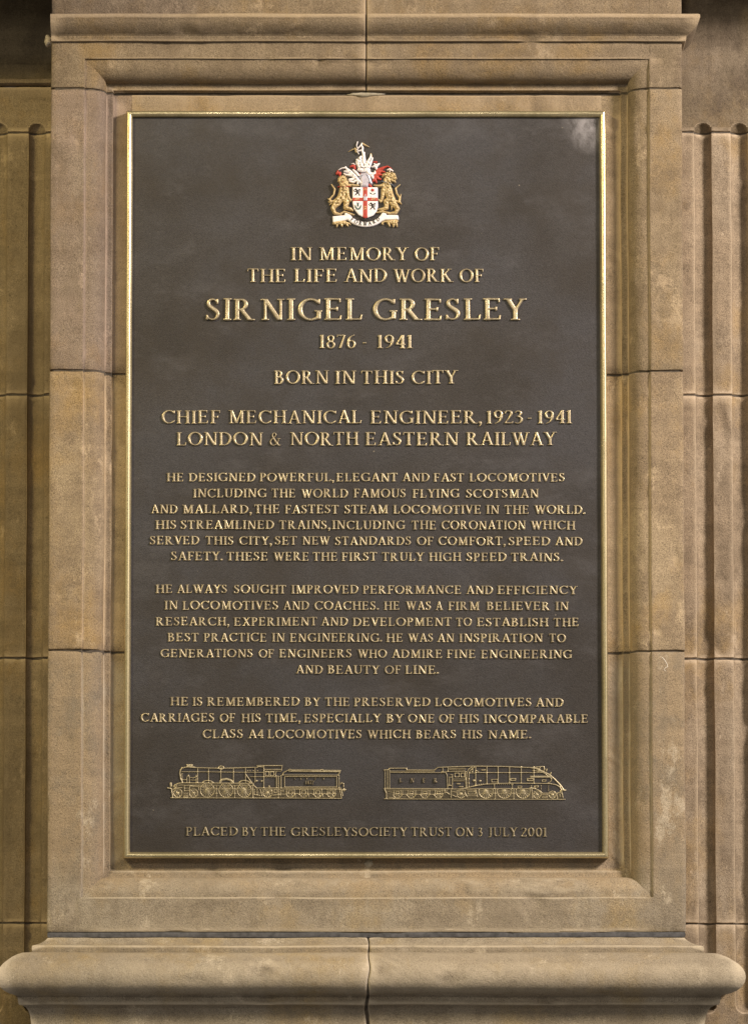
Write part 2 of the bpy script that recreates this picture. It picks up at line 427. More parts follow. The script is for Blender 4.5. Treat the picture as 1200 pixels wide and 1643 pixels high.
def glyph(ch):
    g = G()
    if ch == 'A':
        g.q(.40, 1.0, .70, -.02, T); g.q(.43, 1.02, .13, -.02, t_); g.q(.22, .34, .60, .34, .045)
        g.ser(.13, 0, .12, .11); g.ser(.71, 0, .14, .11); g.clip(0, 1.02)
    elif ch == 'B':
        g.stem(.17, .12, 0, .12, 0); g.q(.17, .955, .30, .955, .046, k=0); g.q(.17, .53, .34, .53, .042, k=0); g.q(.17, .045, .33, .045, .046, k=0)
        g.arc(.28, .75, .20, .218, -90, 90); g.arc(.32, .28, .23, .248, -90, 90, T + .006)
    elif ch == 'C':
        g.arc(.46, .5, .38, .462, 48, 312, T + .004, t_); g.q(.765, .74, .765, .985, .034, .042); g.cap(.71, .155, .80, .24, .038, .02)
    elif ch == 'D':
        g.stem(.17, .12, 0, .12, 0); g.q(.17, .955, .34, .955, .046, k=0); g.q(.17, .045, .34, .045, .046, k=0); g.arc(.33, .5, .42, .468, -90, 90, T + .006)
    elif ch == 'E':
        g.stem(.17, .12, 0, .12, 0); g.q(.17, .967, .585, .955, .045); g.q(.585, .99, .60, .79, .036, .026); g.q(.17, .52, .49, .52, .044)
        g.q(.49, .62, .49, .42, .034); g.q(.17, .045, .61, .045, .045); g.q(.60, .01, .635, .23, .036, .026)
    elif ch == 'F':
        g.stem(.17, .12, .14, .12, 0); g.q(.17, .967, .565, .955, .045); g.q(.565, .99, .58, .77, .036, .026); g.q(.17, .50, .46, .50, .044); g.q(.46, .60, .46, .40, .034)
    elif ch == 'G':
        g.arc(.46, .5, .38, .462, 48, 300, T + .004, t_); g.q(.765, .74, .765, .985, .034, .042); g.q(.755, .05, .755, .43, T)
        g.q(.60, .43, .88, .43, .036); g.cap(.64, .085, .755, .13, .038, .05)
    elif ch == 'H':
        g.stem(.17); g.stem(.70); g.q(.17, .52, .70, .52, .046)
    elif ch == 'I': g.stem(.17)
    elif ch == 'J':
        g.q(.25, .15, .25, 1, T); g.ser(.25, 1, .14, .13); g.spl([(.25, .2, T), (.24, .03, .065), (.15, -.08, .04), (.05, -.09, .045)]); 
    elif ch == 'K':
        g.stem(.17, .12, .12, .12, .12); g.q(.20, .44, .62, .99, t_); g.q(.31, .60, .70, -.02, T); g.ser(.62, 1, .11, .12); g.ser(.74, 0, .14, .12); g.clip(0, 1.0)
    elif ch == 'L':
        g.stem(.17, .12, 0, .12, .13); g.q(.17, .045, .575, .045, .045); g.q(.57, .01, .615, .26, .036, .026)
    elif ch == 'M':
        g.q(.17, 0, .15, 1, t_); g.ser(.165, 0, .11, .11); g.q(.17, 1.02, .49, .02, T); g.q(.49, .04, .80, 1.0, t_)
        g.q(.82, 0, .82, 1, T); g.ser(.82, 0, .13, .13); g.ser(.85, 1, .10, .13); g.ser(.13, 1, .12, .08); g.clip(0, 1.0)
    elif ch == 'N':
        g.q(.15, 0, .15, .98, t_); g.ser(.15, 0, .11, .11); g.q(.12, 1.04, .69, -.02, T); g.q(.72, 0, .72, 1, t_)
        g.ser(.72, 1, .11, .11); g.ser(.12, 1, .10, .05); g.clip(0, 1.0)
    elif ch == 'O': g.arc(.47, .5, .385, .466, 0, 360, T + .008, t_, 44, 12)
    elif ch == 'P':
        g.stem(.17, .12, .14, .12, 0); g.q(.17, .955, .31, .955, .046, k=0); g.q(.17, .47, .31, .47, .042, k=0); g.arc(.30, .72, .22, .248, -90, 90)
    elif ch == 'R':
        g.stem(.17, .12, .12, .12, 0); g.q(.17, .955, .31, .955, .046, k=0); g.q(.17, .50, .31, .50, .042, k=0); g.arc(.30, .735, .21, .233, -90, 90)
        g.q(.31, .53, .69, -.02, T); g.ser(.72, 0, .14, .10); g.clip(0, 1.0)
    elif ch == 'S':
        g.spl([(.46, .83, .032), (.37, .94, .036), (.25, .955, .045), (.145, .86, .062), (.15, .70, .072), (.28, .56, .085), (.43, .43, .085), (.495, .27, .07), (.43, .10, .052), (.29, .04, .04), (.16, .09, .036), (.09, .2, .03)])
        g.q(.475, .74, .475, .985, .034, .038); g.q(.082, .26, .082, .02, .034, .038)
    elif ch == 'T':
        g.stem(.36, .14, .14, .2, .2); g.q(.06, .967, .66, .955, .045); g.q(.06, .99, .04, .77, .036, .026); g.q(.66, .99, .68, .77, .036, .026)
    elif ch == 'U':
        g.q(.18, .30, .18, 1, T); g.ser(.18, 1, .14, .13); g.q(.70, .32, .70, 1, t_); g.ser(.70, 1, .11, .11)
        g.spl([(.18, .34, T), (.20, .16, T), (.29, .06, .058), (.45, .035, .042), (.60, .09, .04), (.685, .21, .038), (.70, .34, t_)])
    elif ch == 'V':
        g.q(.13, 1.0, .42, -.03, T); g.q(.40, -.02, .68, 1.0, t_); g.ser(.12, 1, .12, .14); g.ser(.68, 1, .11, .11); g.clip(0, 1.0)
    elif ch == 'W':
        g.q(.12, 1.0, .36, -.03, T); g.q(.35, -.02, .56, .98, t_); g.q(.50, 1.0, .76, -.03, T); g.q(.75, -.02, .99, 1.0, t_)
        g.ser(.11, 1, .11, .13); g.ser(.50, 1, .11, .10); g.ser(.99, 1, .11, .10); g.clip(0, 1.0)
    elif ch == 'X':
        g.q(.14, 1.02, .63, -.02, T); g.q(.64, 1.0, .12, 0, t_); g.ser(.14, 1, .12, .13); g.ser(.63, 1, .11, .11); g.ser(.13, 0, .11, .11); g.ser(.64, 0, .13, .12); g.clip(0, 1.0)
    elif ch == 'Y':
        g.q(.11, 1.0, .385, .46, T); g.q(.66, 1.0, .40, .46, t_); g.q(.39, 0, .39, .52, T); g.ser(.39, 0, .14, .14); g.ser(.11, 1, .12, .13); g.ser(.66, 1, .11, .11); g.clip(0, 1.0)
    elif ch == '&':
        g.spl([(.86, .06, .035), (.74, .04, .06), (.60, .19, .075), (.40, .47, .07), (.27, .70, .055), (.28, .88, .045), (.40, .965, .036), (.51, .88, .045), (.49, .74, .04), (.36, .60, .035), (.20, .46, .05), (.11, .27, .065), (.18, .09, .055), (.33, .035, .045), (.52, .10, .04), (.67, .30, .034), (.73, .52, .034)])
        g.q(.61, .53, .86, .53, .036)
    elif ch == '0': g.arc(.28, .5, .20, .466, 0, 360, T, t_, 40)
    elif ch == '1':
        g.stem(.20, .13, .13, 0, 0); g.q(.20, .97, .05, .88, .035, .025); g.clip(0, 1.0)
    elif ch == '2':
        g.spl([(.075, .76, .034), (.13, .91, .042), (.26, .958, .042), (.39, .88, .065), (.41, .72, .075), (.32, .50, .06), (.18, .25, .04), (.07, .07, .034)])
        g.q(.05, .055, .46, .055, .055); g.q(.46, .03, .49, .20, .035, .018)
    elif ch == '3':
        g.spl([(.07, .84, .034), (.15, .94, .04), (.27, .95, .045), (.37, .84, .065), (.34, .67, .06), (.20, .55, .036), (.34, .50, .055), (.42, .32, .075), (.36, .12, .06), (.20, .03, .045), (.07, .08, .045)])
    elif ch == '4':
        g.q(.37, 0, .37, 1, T); g.q(.37, .99, .04, .31, t_); g.q(.02, .30, .52, .30, .046); g.ser(.37, 0, .13, .12); g.clip(0, 1.0)
    elif ch == '6':
        g.arc(.29, .30, .19, .268, 0, 360, .068, t_, 36); g.spl([(.11, .32, .07), (.13, .58, .07), (.25, .84, .05), (.46, .98, .028)])
    elif ch == '7':
        g.q(.05, .955, .47, .955, .045); g.q(.05, .99, .04, .80, .036, .026); g.q(.46, .96, .20, 0, .05, T); g.clip(0, 1.0)
    elif ch == '8':
        g.arc(.28, .75, .155, .215, 0, 360, .06, t_, 32); g.arc(.28, .27, .195, .238, 0, 360, .068, t_, 36)
    elif ch == '9':
        g.arc(.26, .70, .19, .268, 0, 360, .068, t_, 36); g.spl([(.44, .68, .07), (.42, .42, .07), (.30, .16, .05), (.09, .02, .028)])
    elif ch == ',':
        g.cap(.09, .08, .09, .08, .105); g.spl([(.14, .06, .06), (.13, -.08, .045), (.04, -.20, .025)])
    elif ch == '.': g.cap(.09, .09, .09, .09, .105)
    elif ch == '-': g.q(.02, .40, .27, .40, .05)
    return g

H_L, BEV = 0.15, 0.04
GL = {}
BOLD = False
def get_glyph(ch0):
    ch = (ch0, BOLD)
    if ch not in GL:
        fd = glyph(ch0)
        if BOLD: fd.D += 0.013
        V, Fc, nt = fd.mesh(H_L, BEV, 0.62)
        a = np.array(V); x0, x1 = a[:, 0].min(), a[:, 0].max(); a[:, 0] -= x0
        verts = np.stack([a[:, 0], -a[:, 2], a[:, 1]], 1)
        me = {}
        GL[ch] = dict(v=verts, f=Fc, nt=nt, w=x1 - x0, me=me)
    return GL[ch]
def glyph_mesh(ch, mat):
    g = get_glyph(ch)
    if mat.name not in g['me']:
        me = bpy.data.meshes.new('letter')
        me.from_pydata(g['v'].tolist(), [], g['f'])
        me.polygons.foreach_set('use_smooth', [i < g['nt'] for i in range(len(g['f']))])
        me.materials.append(mat); me.update()
        g['me'][mat.name] = me
    return g['me'][mat.name]
KERN = {'A': (-.04, -.04), 'V': (-.05, -.05), 'W': (-.04, -.04), 'Y': (-.05, -.05), 'T': (-.04, -.04), 'L': (0, -.05), 'F': (0, -.03), 'P': (0, -.03),
        'O': (-.01, -.01), 'C': (-.01, 0), ',': (-.03, 0), '.': (-.03, 0), '-': (.02, .02)}
def layout(word, width):
    """positions (in cap heights) of the letters of a word that has to be `width` cap heights wide"""
    ws = [get_glyph(c)['w'] * (1.10 if c in 'EFLSBPT' else 1.0) for c in word]
    ks = [KERN.get(a, (0, 0))[1] + KERN.get(b, (0, 0))[0] for a, b in zip(word[:-1], word[1:])]
    n = len(word) - 1
    gap = (width - sum(ws) - sum(ks)) / n if n else 0
    gap2 = min(max(gap, 0.045), 0.085)
    sx = width / (sum(ws) + sum(ks) + gap2 * n) if n else 1.0
    sx = min(max(sx, .8), 1.45)
    out = []; x = 0
    for i, c in enumerate(word):
        out.append((c, x * sx, sx)); x += ws[i] + (ks[i] + gap2 if i < n else 0)
    return out

# ================================================================== STONE
D_OVOLO = 0.036; D_FIL = 0.041; D_GR = 0.050       # depths of the frame moulding
D_WALL = 0.120                                     # the fluted wall beside the pilaster
XL, XR = X(78), X(1097.5)
OX0, OX1 = X(131), X(1046)
OZ1, OZ0 = Z(92), Z(1442)
ZTOP = Z(-60); ZJ1, ZJ2, ZJ3 = Z(141), Z(593.5), Z(1043.5)
ZBOT = Z(1497)

# inner moulding profile: (inset from the opening edge, depth)
MOULD = [(0.0, 0.0), (0.0015, 0.0008), (0.0020, 0.0045), (0.0045, 0.0050)]
for i in range(1, 11):
    a = math.radians(90 * i / 10)
    MOULD.append((0.0045 + 0.0355 * math.sin(a), 0.0050 + (D_OVOLO - 0.0050) * (1 - math.cos(a))))
MOULD += [(0.0408, D_FIL - .001), (0.0425, D_FIL), (0.0520, D_FIL), (0.0530, D_FIL + .001), (0.0537, D_GR - .001), (0.0560, D_GR), (0.090, D_GR)]

def jit(p, amp, f=9.0, seed=0.0):
    return amp * mnoise.noise((p[0] * f + seed, p[1] * f + 3.3, p[2] * f - seed))
def soften(v, seed=0.0):
    k = mnoise.noise((v[0] * 30 + seed, v[1] * 30, v[2] * 30 + seed * 2))
    dent = (k - .40) * .014 if k > .40 else 0.0        # small knocks and chips
    v = Vector((v[0], v[1] + dent, v[2]))
    return Vector((v[0] + jit(v, .0012, 6, seed), v[1] + jit(v, .0016, 8, seed + 9) + jit(v, .0006, 34, seed + 3) + jit(v, .0004, 95, seed + 1), v[2] + jit(v, .0012, 6, seed + 5)))

def grid_obj(name, rows, mat, parent, smooth_angle=35, seed=0.0, soft=True):
    """rows: list of equally long lists of points"""
    n = len(rows[0]); vs = []; fs = []
    for r in rows:
        for p in r: vs.append(soften(Vector(p), seed) if soft else Vector(p))
    for i in range(len(rows) - 1):
        for k in range(n - 1):
            a = i * n + k
            fs.append((a, a + 1, a + n + 1, a + n))
    o = mesh_obj(name, vs, fs, mat, parent, True)
    try: o.data.set_sharp_from_angle(angle=math.radians(smooth_angle))
    except Exception: pass
    return o

def subdiv(stations, step=0.014):
    """stations: list of lists of points -> more stations in between"""
    out = [stations[0]]
    for a, b in zip(stations[:-1], stations[1:]):
        L = max((Vector(q) - Vector(p)).length for p, q in zip(a, b))
        n = max(1, int(L / step))
        for i in range(1, n + 1):
            t = i / n
            out.append([Vector(p).lerp(Vector(q), t) for p, q in zip(a, b)])
    return out

def outer(side):
    """profile from the wall round the pilaster corner to the opening edge, for a jamb: (x, y)"""
    xe, xo, q_ = (XL, OX0, 1) if side < 0 else (XR, OX1, -1)
    r = [(xe, D_WALL + .02), (xe, .004), (xe + q_ * .0015, .001), (xe + q_ * .004, 0.0)]
    n = 6
    for i in range(1, n + 1): r.append((xe + q_ * .004 + (xo - q_ * .005 - xe - q_ * .004) * i / (n + 1), 0.0))
    return r + [(xo - q_ * .005, 0.0), (xo - q_ * .0015, 0.0)]
NOUT = 12
def jamb_profile(side):
    if side < 0: return outer(-1) + [(OX0 + u, d) for u, d in MOULD]
    return outer(1) + [(OX1 - u, d) for u, d in MOULD]

GAP = 0.0009
def rag(x, y, z, k):
    """crumbled edge: how far a block falls short of its joint here"""
    p = Vector((x * 55, y * 55, z * 90 + k * 7))
    return .0011 * max(0, mnoise.noise(p) + .25) + .0035 * max(0, mnoise.noise(p * .45 + Vector((5, 1, 2))) - .38)
def end_rows(prof, z, s):
    """rows closing a block at joint level z; s=+1: block goes up from here. Returns rows outside->inside"""
    g = [GAP + rag(x, y, z, s) for x, y in prof]
    a = [Vector((x, y + .030, z + s * h)) for (x, y), h in zip(prof, g)]
    b = [Vector((x, y + .0030, z + s * (h + .0004))) for (x, y), h in zip(prof, g)]
    c = [Vector((x, y + .0008, z + s * (h + .0016))) for (x, y), h in zip(prof, g)]
    d = [Vector((x, y, z + s * (h + .0045))) for (x, y), h in zip(prof, g)]
    return [a, b, c, d]

pil = thing('stone_pilaster', (0, 0.06, Z(1700)), 'moulded sandstone pilaster with a framed panel that holds the bronze plaque', 'pilaster')

def jamb_block(side, z0, z1, mat, seed):
    pr = jamb_profile(side)
    lo = end_rows(pr, z0, 1); hi = end_rows(pr, z1, -1)[::-1]
    body = subdiv([lo[-1], hi[0]])
    rows = lo[:-1] + body + hi[1:]
    if side < 0: rows = rows[::-1]
    return grid_obj('stone_block', rows, mat, pil, seed=seed)
jamb_block(-1, ZJ2, ZJ1, S_PINK, 1)
jamb_block(-1, ZJ3, ZJ2, S_TAN, 2)
jamb_block(1, Z(595), ZJ1, S_TAN2, 3)
jamb_block(1, Z(1045), Z(595), S_TAN, 4)

# lower stone: both jamb ends and the sill in one U
# the U is made of three strips that share their mitre edges
def u_stone():
    verts = []; faces = []
    def add(rows):
        n = len(rows[0]); b = len(verts)
        for r in rows:
            for p in r: verts.append(soften(Vector(p), 6))
        for i in range(len(rows) - 1):
            for k in range(n - 1):
                a = b + i * n + k
                faces.append((a, a + 1, a + n + 1, a + n))
    for side in (-1, 1):
        zj = ZJ3 if side < 0 else Z(1045)
        prof = jamb_profile(side)
        er = end_rows(prof, zj, -1)
        xo = OX0 if side < 0 else OX1; s = -1 if side < 0 else 1
        bot = []
        for i, (x, y) in enumerate(prof):
            if i < NOUT: bot.append(Vector((x, y, ZBOT)))
            else:
                u, d = MOULD[i - NOUT]; bot.append(Vector((x, y, OZ0 + u)))
        # strip of plain face under the mitre: opening edge goes down to ZBOT as its own column
        rows = subdiv([er[3], [Vector((p.x, p.y, max(p.z, OZ0))) if i < NOUT else p for i, p in enumerate(bot)]])
        rows = er[:3] + rows
        if side > 0: rows = rows[::-1]
        add(rows)
        # outer face below the opening level
        f0 = [Vector((x, y, OZ0)) for x, y in prof[:NOUT + 1]]
        f1 = [Vector((x, y + (.0 if y > 0 else 0), ZBOT + .004)) for x, y in prof[:NOUT + 1]]
        f2 = [Vector((x, y + .002, ZBOT + .0010)) for x, y in prof[:NOUT + 1]]
        f3 = [Vector((x, y + .03, ZBOT)) for x, y in prof[:NOUT + 1]]
        rr = subdiv([f0, f1]) + [f2, f3]
        if side > 0: rr = rr[::-1]
        add(rr)
    # sill strip: rows from left to right; columns from the bottom arris up through the moulding
    def col(x_edge, side):
        c = [Vector((x_edge, .03, ZBOT)), Vector((x_edge, .002, ZBOT + .0010)), Vector((x_edge, 0, ZBOT + .004))]
        for zz in (ZBOT + .010, (ZBOT + OZ0) / 2, OZ0 - .005, OZ0 - .0015): c.append(Vector((x_edge, 0, zz)))
        for u, d in MOULD:
            c.append(Vector((x_edge + (u if side < 0 else -u), d, OZ0 + u)))
        return c
    rows = subdiv([col(OX0, -1), col(OX1, 1)])
    add(rows[::-1])
    o = mesh_obj('stone_block', verts, faces, S_SILL, pil, True)
    o.data.set_sharp_from_angle(angle=math.radians(35))
    return o
u_stone()

# two lintel stones with the short jamb piece, mitred, meeting in the middle
XM = X(587.5, 0, 80)
def lintel(side, mat, seed):
    verts = []; faces = []
    def add(rows):
        n = len(rows[0]); b = len(verts)
        for r in rows:
            for p in r: verts.append(soften(Vector(p), seed))
        for i in range(len(rows) - 1):
            for k in range(n - 1):
                a = b + i * n + k
                faces.append((a, a + 1, a + n + 1, a + n))
    prof = jamb_profile(side)[:-1]
    er = end_rows(prof, ZJ1, 1)
    top = []
    for i, (x, y) in enumerate(prof):
        if i < NOUT: top.append(Vector((x, y, OZ1)))
        else:
            u, d = MOULD[i - NOUT]; top.append(Vector((x, y, OZ1 - u)))
    # the inmost moulding steps end above the joint only where u < OZ1-ZJ1
    jr = []
    for r in er: jr.append([Vector((p.x, p.y, min(p.z, q.z))) for p, q in zip(r, top)])
    rows = subdiv([jr[3], top]); rows = jr[:3] + rows
    if side < 0: rows = rows[::-1]
    add(rows)
    xs = -1 if side < 0 else 1
    # plain face + upper wall on the corner column
    f0 = [Vector((x, y, OZ1)) for x, y in prof[:NOUT + 1]]; f1 = [Vector((x, y, ZTOP)) for x, y in prof[:NOUT + 1]]
    rr = subdiv([f0, f1])
    if side < 0: rr = rr[::-1]
    add(rr)
    def col(x, su, dy=0.0):
        c = [Vector((x, 0 + dy, zz)) for zz in (ZTOP, Z(60), OZ1 + .005, OZ1 + .0015)]
        for u, d in MOULD[:-1]: c.append(Vector((x + su * u, d + dy, OZ1 - u)))
        return c
    xo = OX0 if side < 0 else OX1
    g = -xs * .0
    xm = XM + xs * GAP
    rows = subdiv([col(xo, -xs), col(xm + xs * .0045, 0)]) + [col(xm + xs * .0016, 0, .0008), col(xm + xs * .0004, 0, .003), col(xm, 0, .03)]
    if side > 0: rows = rows[::-1]
    add(rows)
    o = mesh_obj('lintel_stone', verts, faces, mat, pil, True)
    o.data.set_sharp_from_angle(angle=math.radians(35))
    return o
def ground_slab():
    x0, x1 = OX0 + .0895, OX1 - .0895
    zt = ZJ1 - GAP
    rows = subdiv([[Vector((x, D_GR + d, z)) for z, d in ((OZ1 - .12, 0), (zt - .0045, 0), (zt - .0016, .0008), (zt - .0004, .003), (zt, .03))] for x in (x0, x1)])
    grid_obj('ground_panel', rows[::-1], S_TOP, pil, seed=13)
    mesh_obj('mortar_joint', [(x, D_GR + .0036, z) for x in (x0, x1) for z in (ZJ1 - .006, ZJ1 + .006)], [(0, 1, 3, 2)], MORTAR, pil)
ground_slab()
lintel(-1, S_TOP, 11)
lintel(1, S_TOP, 12)

# string moulding above the panel, in two lengths; only the right one still has its return
CORN = [(Z(26), 0.0), (Z(27), .030), (Z(28.5), .0330), (Z(33), .0335), (Z(35), .0325)]
for i in range(1, 10):
    a = math.radians(90 * i / 9)
    CORN.append((Z(35) + (Z(57) - Z(35)) * (math.sin(a) * .35 + .65 * i / 9), .0325 - (.0325 - .010) * (1 - math.cos(a)) ** 0.8))
CORN += [(Z(57.8), .0095), (Z(58.5), .0085), (Z(65), .0080), (Z(66.2), .0070), (Z(66.8), -.001)]
def cornice(side, seed):
    xs = -1 if side < 0 else 1
    xm = XM + xs * GAP
    rows = []
    for dx, dy in ((0, -.02), (.0004, -.003), (.0016, -.0008), (.0045, 0)):
        rows.append([Vector((xm + xs * dx, -(p + dy) if p > .001 else .001, z)) for z, p in CORN])
    if side > 0:
        body = subdiv([rows[-1], [Vector((XR + p * .98, -p, z)) for z, p in CORN]])
        rows = rows[:-1] + body
        rows += subdiv([rows[-1], [Vector((XR + p * .98, D_WALL + .02, z)) for z, p in CORN]])[1:]
    else:
        body = subdiv([rows[-1], [Vector((XL + .001, -p, z)) for z, p in CORN]])
        rows = rows[:-1] + body + [[Vector((XL + .0005, .01, z)) for z, p in CORN]]
    if side > 0: rows = rows[::-1]
    return grid_obj('string_moulding', rows[::-1], S_TOP, pil, seed=seed)
cornice(-1, 21); cornice(1, 22)
# broken stub of the lost return on the left
def lump(name, c, r, mat, parent, seed, n=14):
    vs = []; fs = []
    for i in range(n + 1):
        th = math.pi * i / n
        for k in range(n):
            ph = 2 * math.pi * k / n
            d = Vector((math.sin(th) * math.cos(ph), math.sin(th) * math.sin(ph), math.cos(th)))
            q = 1 + .30 * mnoise.noise(d * 1.7 + Vector((seed, 0, 0))) + .10 * mnoise.noise(d * 5 + Vector((seed, 2, 0)))
            vs.append(Vector(c) + Vector((d.x * r[0], d.y * r[1], d.z * r[2])) * q)
    for i in range(n):
        for k in range(n):
            a = i * n + k; b = i * n + (k + 1) % n
            fs.append((a, a + n, b + n, b))
    return mesh_obj(name, vs, fs, mat, parent, True)
lump('broken_stub', P(77.5, 65, 0.012), (.0085, .014, .0105), S_BUFF, pil, 3)

# mortar behind every joint of the pilaster
def joint_strip(prof, z, s_):
    verts = [(x + (s_ * .0045 if i < 4 else 0), min(y + .0038, D_WALL + .03), zz) for zz in (z - .006, z + .006) for i, (x, y) in enumerate(prof)]
    n = len(prof)
    mesh_obj('mortar_joint', verts, [(k, k + 1, n + k + 1, n + k) for k in range(n - 1)], MORTAR, pil)
for side, zs in ((-1, (ZJ1, ZJ2, ZJ3)), (1, (ZJ1, Z(595), Z(1045)))):
    for z in zs: joint_strip(jamb_profile(side), z, -side)
def mid_mortar():
    verts = []; faces = []
    pts = [(Z(-60), .0045)] + [(Z(24), .0045)] + [(z, -p + .005) for z, p in CORN if p > .001] + [(Z(68), .0045)] + [(OZ1 - u, d + .0045) for u, d in MOULD]
    n = len(pts)
    for x in (XM - .005, XM + .005):
        for z, y in pts: verts.append((x, y, z))
    for k in range(n - 1): faces.append((k, k + 1, n + k + 1, n + k))
    return mesh_obj('mortar_joint', verts, faces, MORTAR, pil)
mid_mortar()
# smear of pale mortar on the ground of the panel at the middle of the lintel
lump('mortar_patch', P(587, 150.5, D_GR + .001), (.034, .0035, .0038), MORTAR_PALE, pil, 8, 18)
lump('mortar_patch', P(592, 1386, D_GR + .001), (.0085, .003, .0075), MORTAR_PALE, pil, 5, 14)

# ---- base: slate damp course, then two moulded stones
def ring_rows(prof, xl, xr, y_back):
    """prof (z, projection) swept round left side, front, right side"""
    r = []
    for xx, yy in ((xl, y_back), (xl, None), (xr, None), (xr, y_back)):
        r.append([Vector((xx + (-p if xx == xl else p), (-p if yy is None else yy), z)) for z, p in prof])
    return r
def damp():
    z1, z0 = Z(1496.6), Z(1504.4)
    pr = [(z1, -.02), (z1, -.0028), (z1 * .6 + z0 * .4, -.0018), (z0, -.0026), (z0, -.02)]
    rows = subdiv(ring_rows(pr, XL, XR, D_WALL))
    o = grid_obj('slate_course', rows[::-1], LEAD, pil, seed=31)
damp()
q = PX * .93
BASE = [(1504.0, -30), (1504.2, -6), (1505.2, -3.5), (1507, -1.5), (1510, 1.5), (1513, 6), (1515.5, 11), (1517.5, 17), (1518.6, 21), (1519.6, 22.5), (1523, 23), (1529, 22.6), (1529.6, 27), (1530.4, 38),
        (1533, 46), (1537, 54), (1542, 61), (1548, 68.5), (1555, 74), (1562, 77), (1570, 78), (1578, 76.5), (1585, 72.5), (1591, 66), (1595, 58), (1597.5, 50), (1598.5, 47), (1600, 45), (1606, 44.4),
        (1611, 43.6), (1613, 42), (1614.5, 36), (1617, 32), (1622, 28), (1630, 25), (1645, 23), (1700, 22)]
def base_stone(side, seed):
    pr = [(Z(a), b * q) for a, b in BASE]
    xs = -1 if side < 0 else 1
    def jx(z):   # the wandering centre joint
        return X(590.5, 0, 1560) + .0022 * math.sin(z * 38) + .0012 * math.sin(z * 131 + 1)
    def gap(z): return .0005 + .0022 * max(0, min(1, (Z(1578) - z) / .03))
    rows = []
    for dx, dy in ((0, -.03), (.0004, -.0030), (.0018, -.0009), (.005, 0)):
        rows.append([Vector((jx(z) + xs * (gap(z) + dx), -(p + dy), z)) for z, p in pr])
    xe = XL if side < 0 else XR
    kx = 1.0 if side < 0 else 1.22
    rows = rows[:-1] + subdiv([rows[-1], [Vector((xe + xs * p * kx, -p, z)) for z, p in pr]])
    rows += subdiv([rows[-1], [Vector((xe + xs * p * kx, D_WALL + .01, z)) for z, p in pr]], .05)[1:]
    if side > 0: rows = rows[::-1]
    return grid_obj('base_stone', rows[::-1], S_BUFF, pil, seed=seed, smooth_angle=40)
base_stone(-1, 41); base_stone(1, 42)
mesh_obj('mortar_joint', [(X(590, 0, 1560) + sx * .006, -b * q + .007, Z(a)) for sx in (-1, 1) for a, b in BASE],
         [(k, k + 1, len(BASE) + k + 1, len(BASE) + k) for k in range(len(BASE) - 1)], MORTAR, pil)

# ---- fluted walls on either side
def fluted(root, blocks, flutes, xa, xb, zhead, zfoot, seed):
    """blocks: (z0, z1, material); flutes: (x centre, radius)"""
    xsamp = set([xa, xb])
    for c, r in flutes:
        for a in range(0, 181, 12):
            x = c - r * math.cos(math.radians(a))
            if xa < x < xb: xsamp.add(x)
        for e in (-1, 1):
            for d in (.0006, .0015):
                x = c + e * (r + d)
                if xa < x < xb: xsamp.add(x)
    xsamp = sorted(xsamp)
    m = xb - xa
    xx = []
    for a, b in zip(xsamp[:-1], xsamp[1:]):
        xx.append(a); n = int((b - a) / .005)
        for i in range(1, n + 1): xx.append(a + (b - a) * i / (n + 1))
    xx.append(xb)
    def depth(x, z):
        d = 0
        for c, r in flutes:
            u = (x - c)
            if z > zhead: v = z - zhead
            elif z < zfoot: v = zfoot - z
            else: v = 0
            h = r * r - u * u - v * v
            if h > 0: d = max(d, math.sqrt(h) * .92)
            else:
                e = math.hypot(u, v) - r
                if e < .0015: d = max(d, .0006 * (1 - e / .0015))
        return d
    for bi, (z0, z1, mat) in enumerate(blocks):
        zz = [z0 + GAP + .009, z1 - GAP - .009]
        ext = []
        for lo_, hi_ in ((zhead, zhead + .02), (zfoot - .02, zfoot)):
            for i in range(13):
                z = lo_ + (hi_ - lo_) * i / 12
                if zz[0] < z < zz[1]: ext.append(z)
        n = max(2, int((zz[1] - zz[0]) / .016))
        for i in range(1, n): ext.append(zz[0] + (zz[1] - zz[0]) * i / n)
        zs = sorted(zz + ext)
        rows = []
        rows.append([Vector((x, D_WALL + depth(x, z0) + .03, z0 + GAP + rag(x, 1, z0, 1))) for x in xx])
        rows.append([Vector((x, D_WALL + depth(x, z0) + .003, z0 + GAP + rag(x, 1, z0, 1) + .0004)) for x in xx])
        rows.append([Vector((x, D_WALL + depth(x, z0) + .0008, z0 + GAP + rag(x, 1, z0, 1) + .0016)) for x in xx])
        for z in zs: rows.append([Vector((x, D_WALL + depth(x, z), z)) for x in xx])
        rows.append([Vector((x, D_WALL + depth(x, z1) + .0008, z1 - GAP - rag(x, 1, z1, -1) - .0016)) for x in xx])
        rows.append([Vector((x, D_WALL + depth(x, z1) + .003, z1 - GAP - rag(x, 1, z1, -1) - .0004)) for x in xx])
        rows.append([Vector((x, D_WALL + depth(x, z1) + .03, z1 - GAP)) for x in xx])
        grid_obj('stone_block', rows, mat, root, seed=seed + bi, smooth_angle=40)
    for bi, (z0, z1, mat) in enumerate(blocks):
        n = len(xx)
        v = [(x, D_WALL + depth(x, z0) + .0038, z) for z in (z0 - .006, z0 + .006) for x in xx]
        mesh_obj('mortar_joint', v, [(k, k + 1, n + k + 1, n + k) for k in range(n - 1)], MORTAR, root)

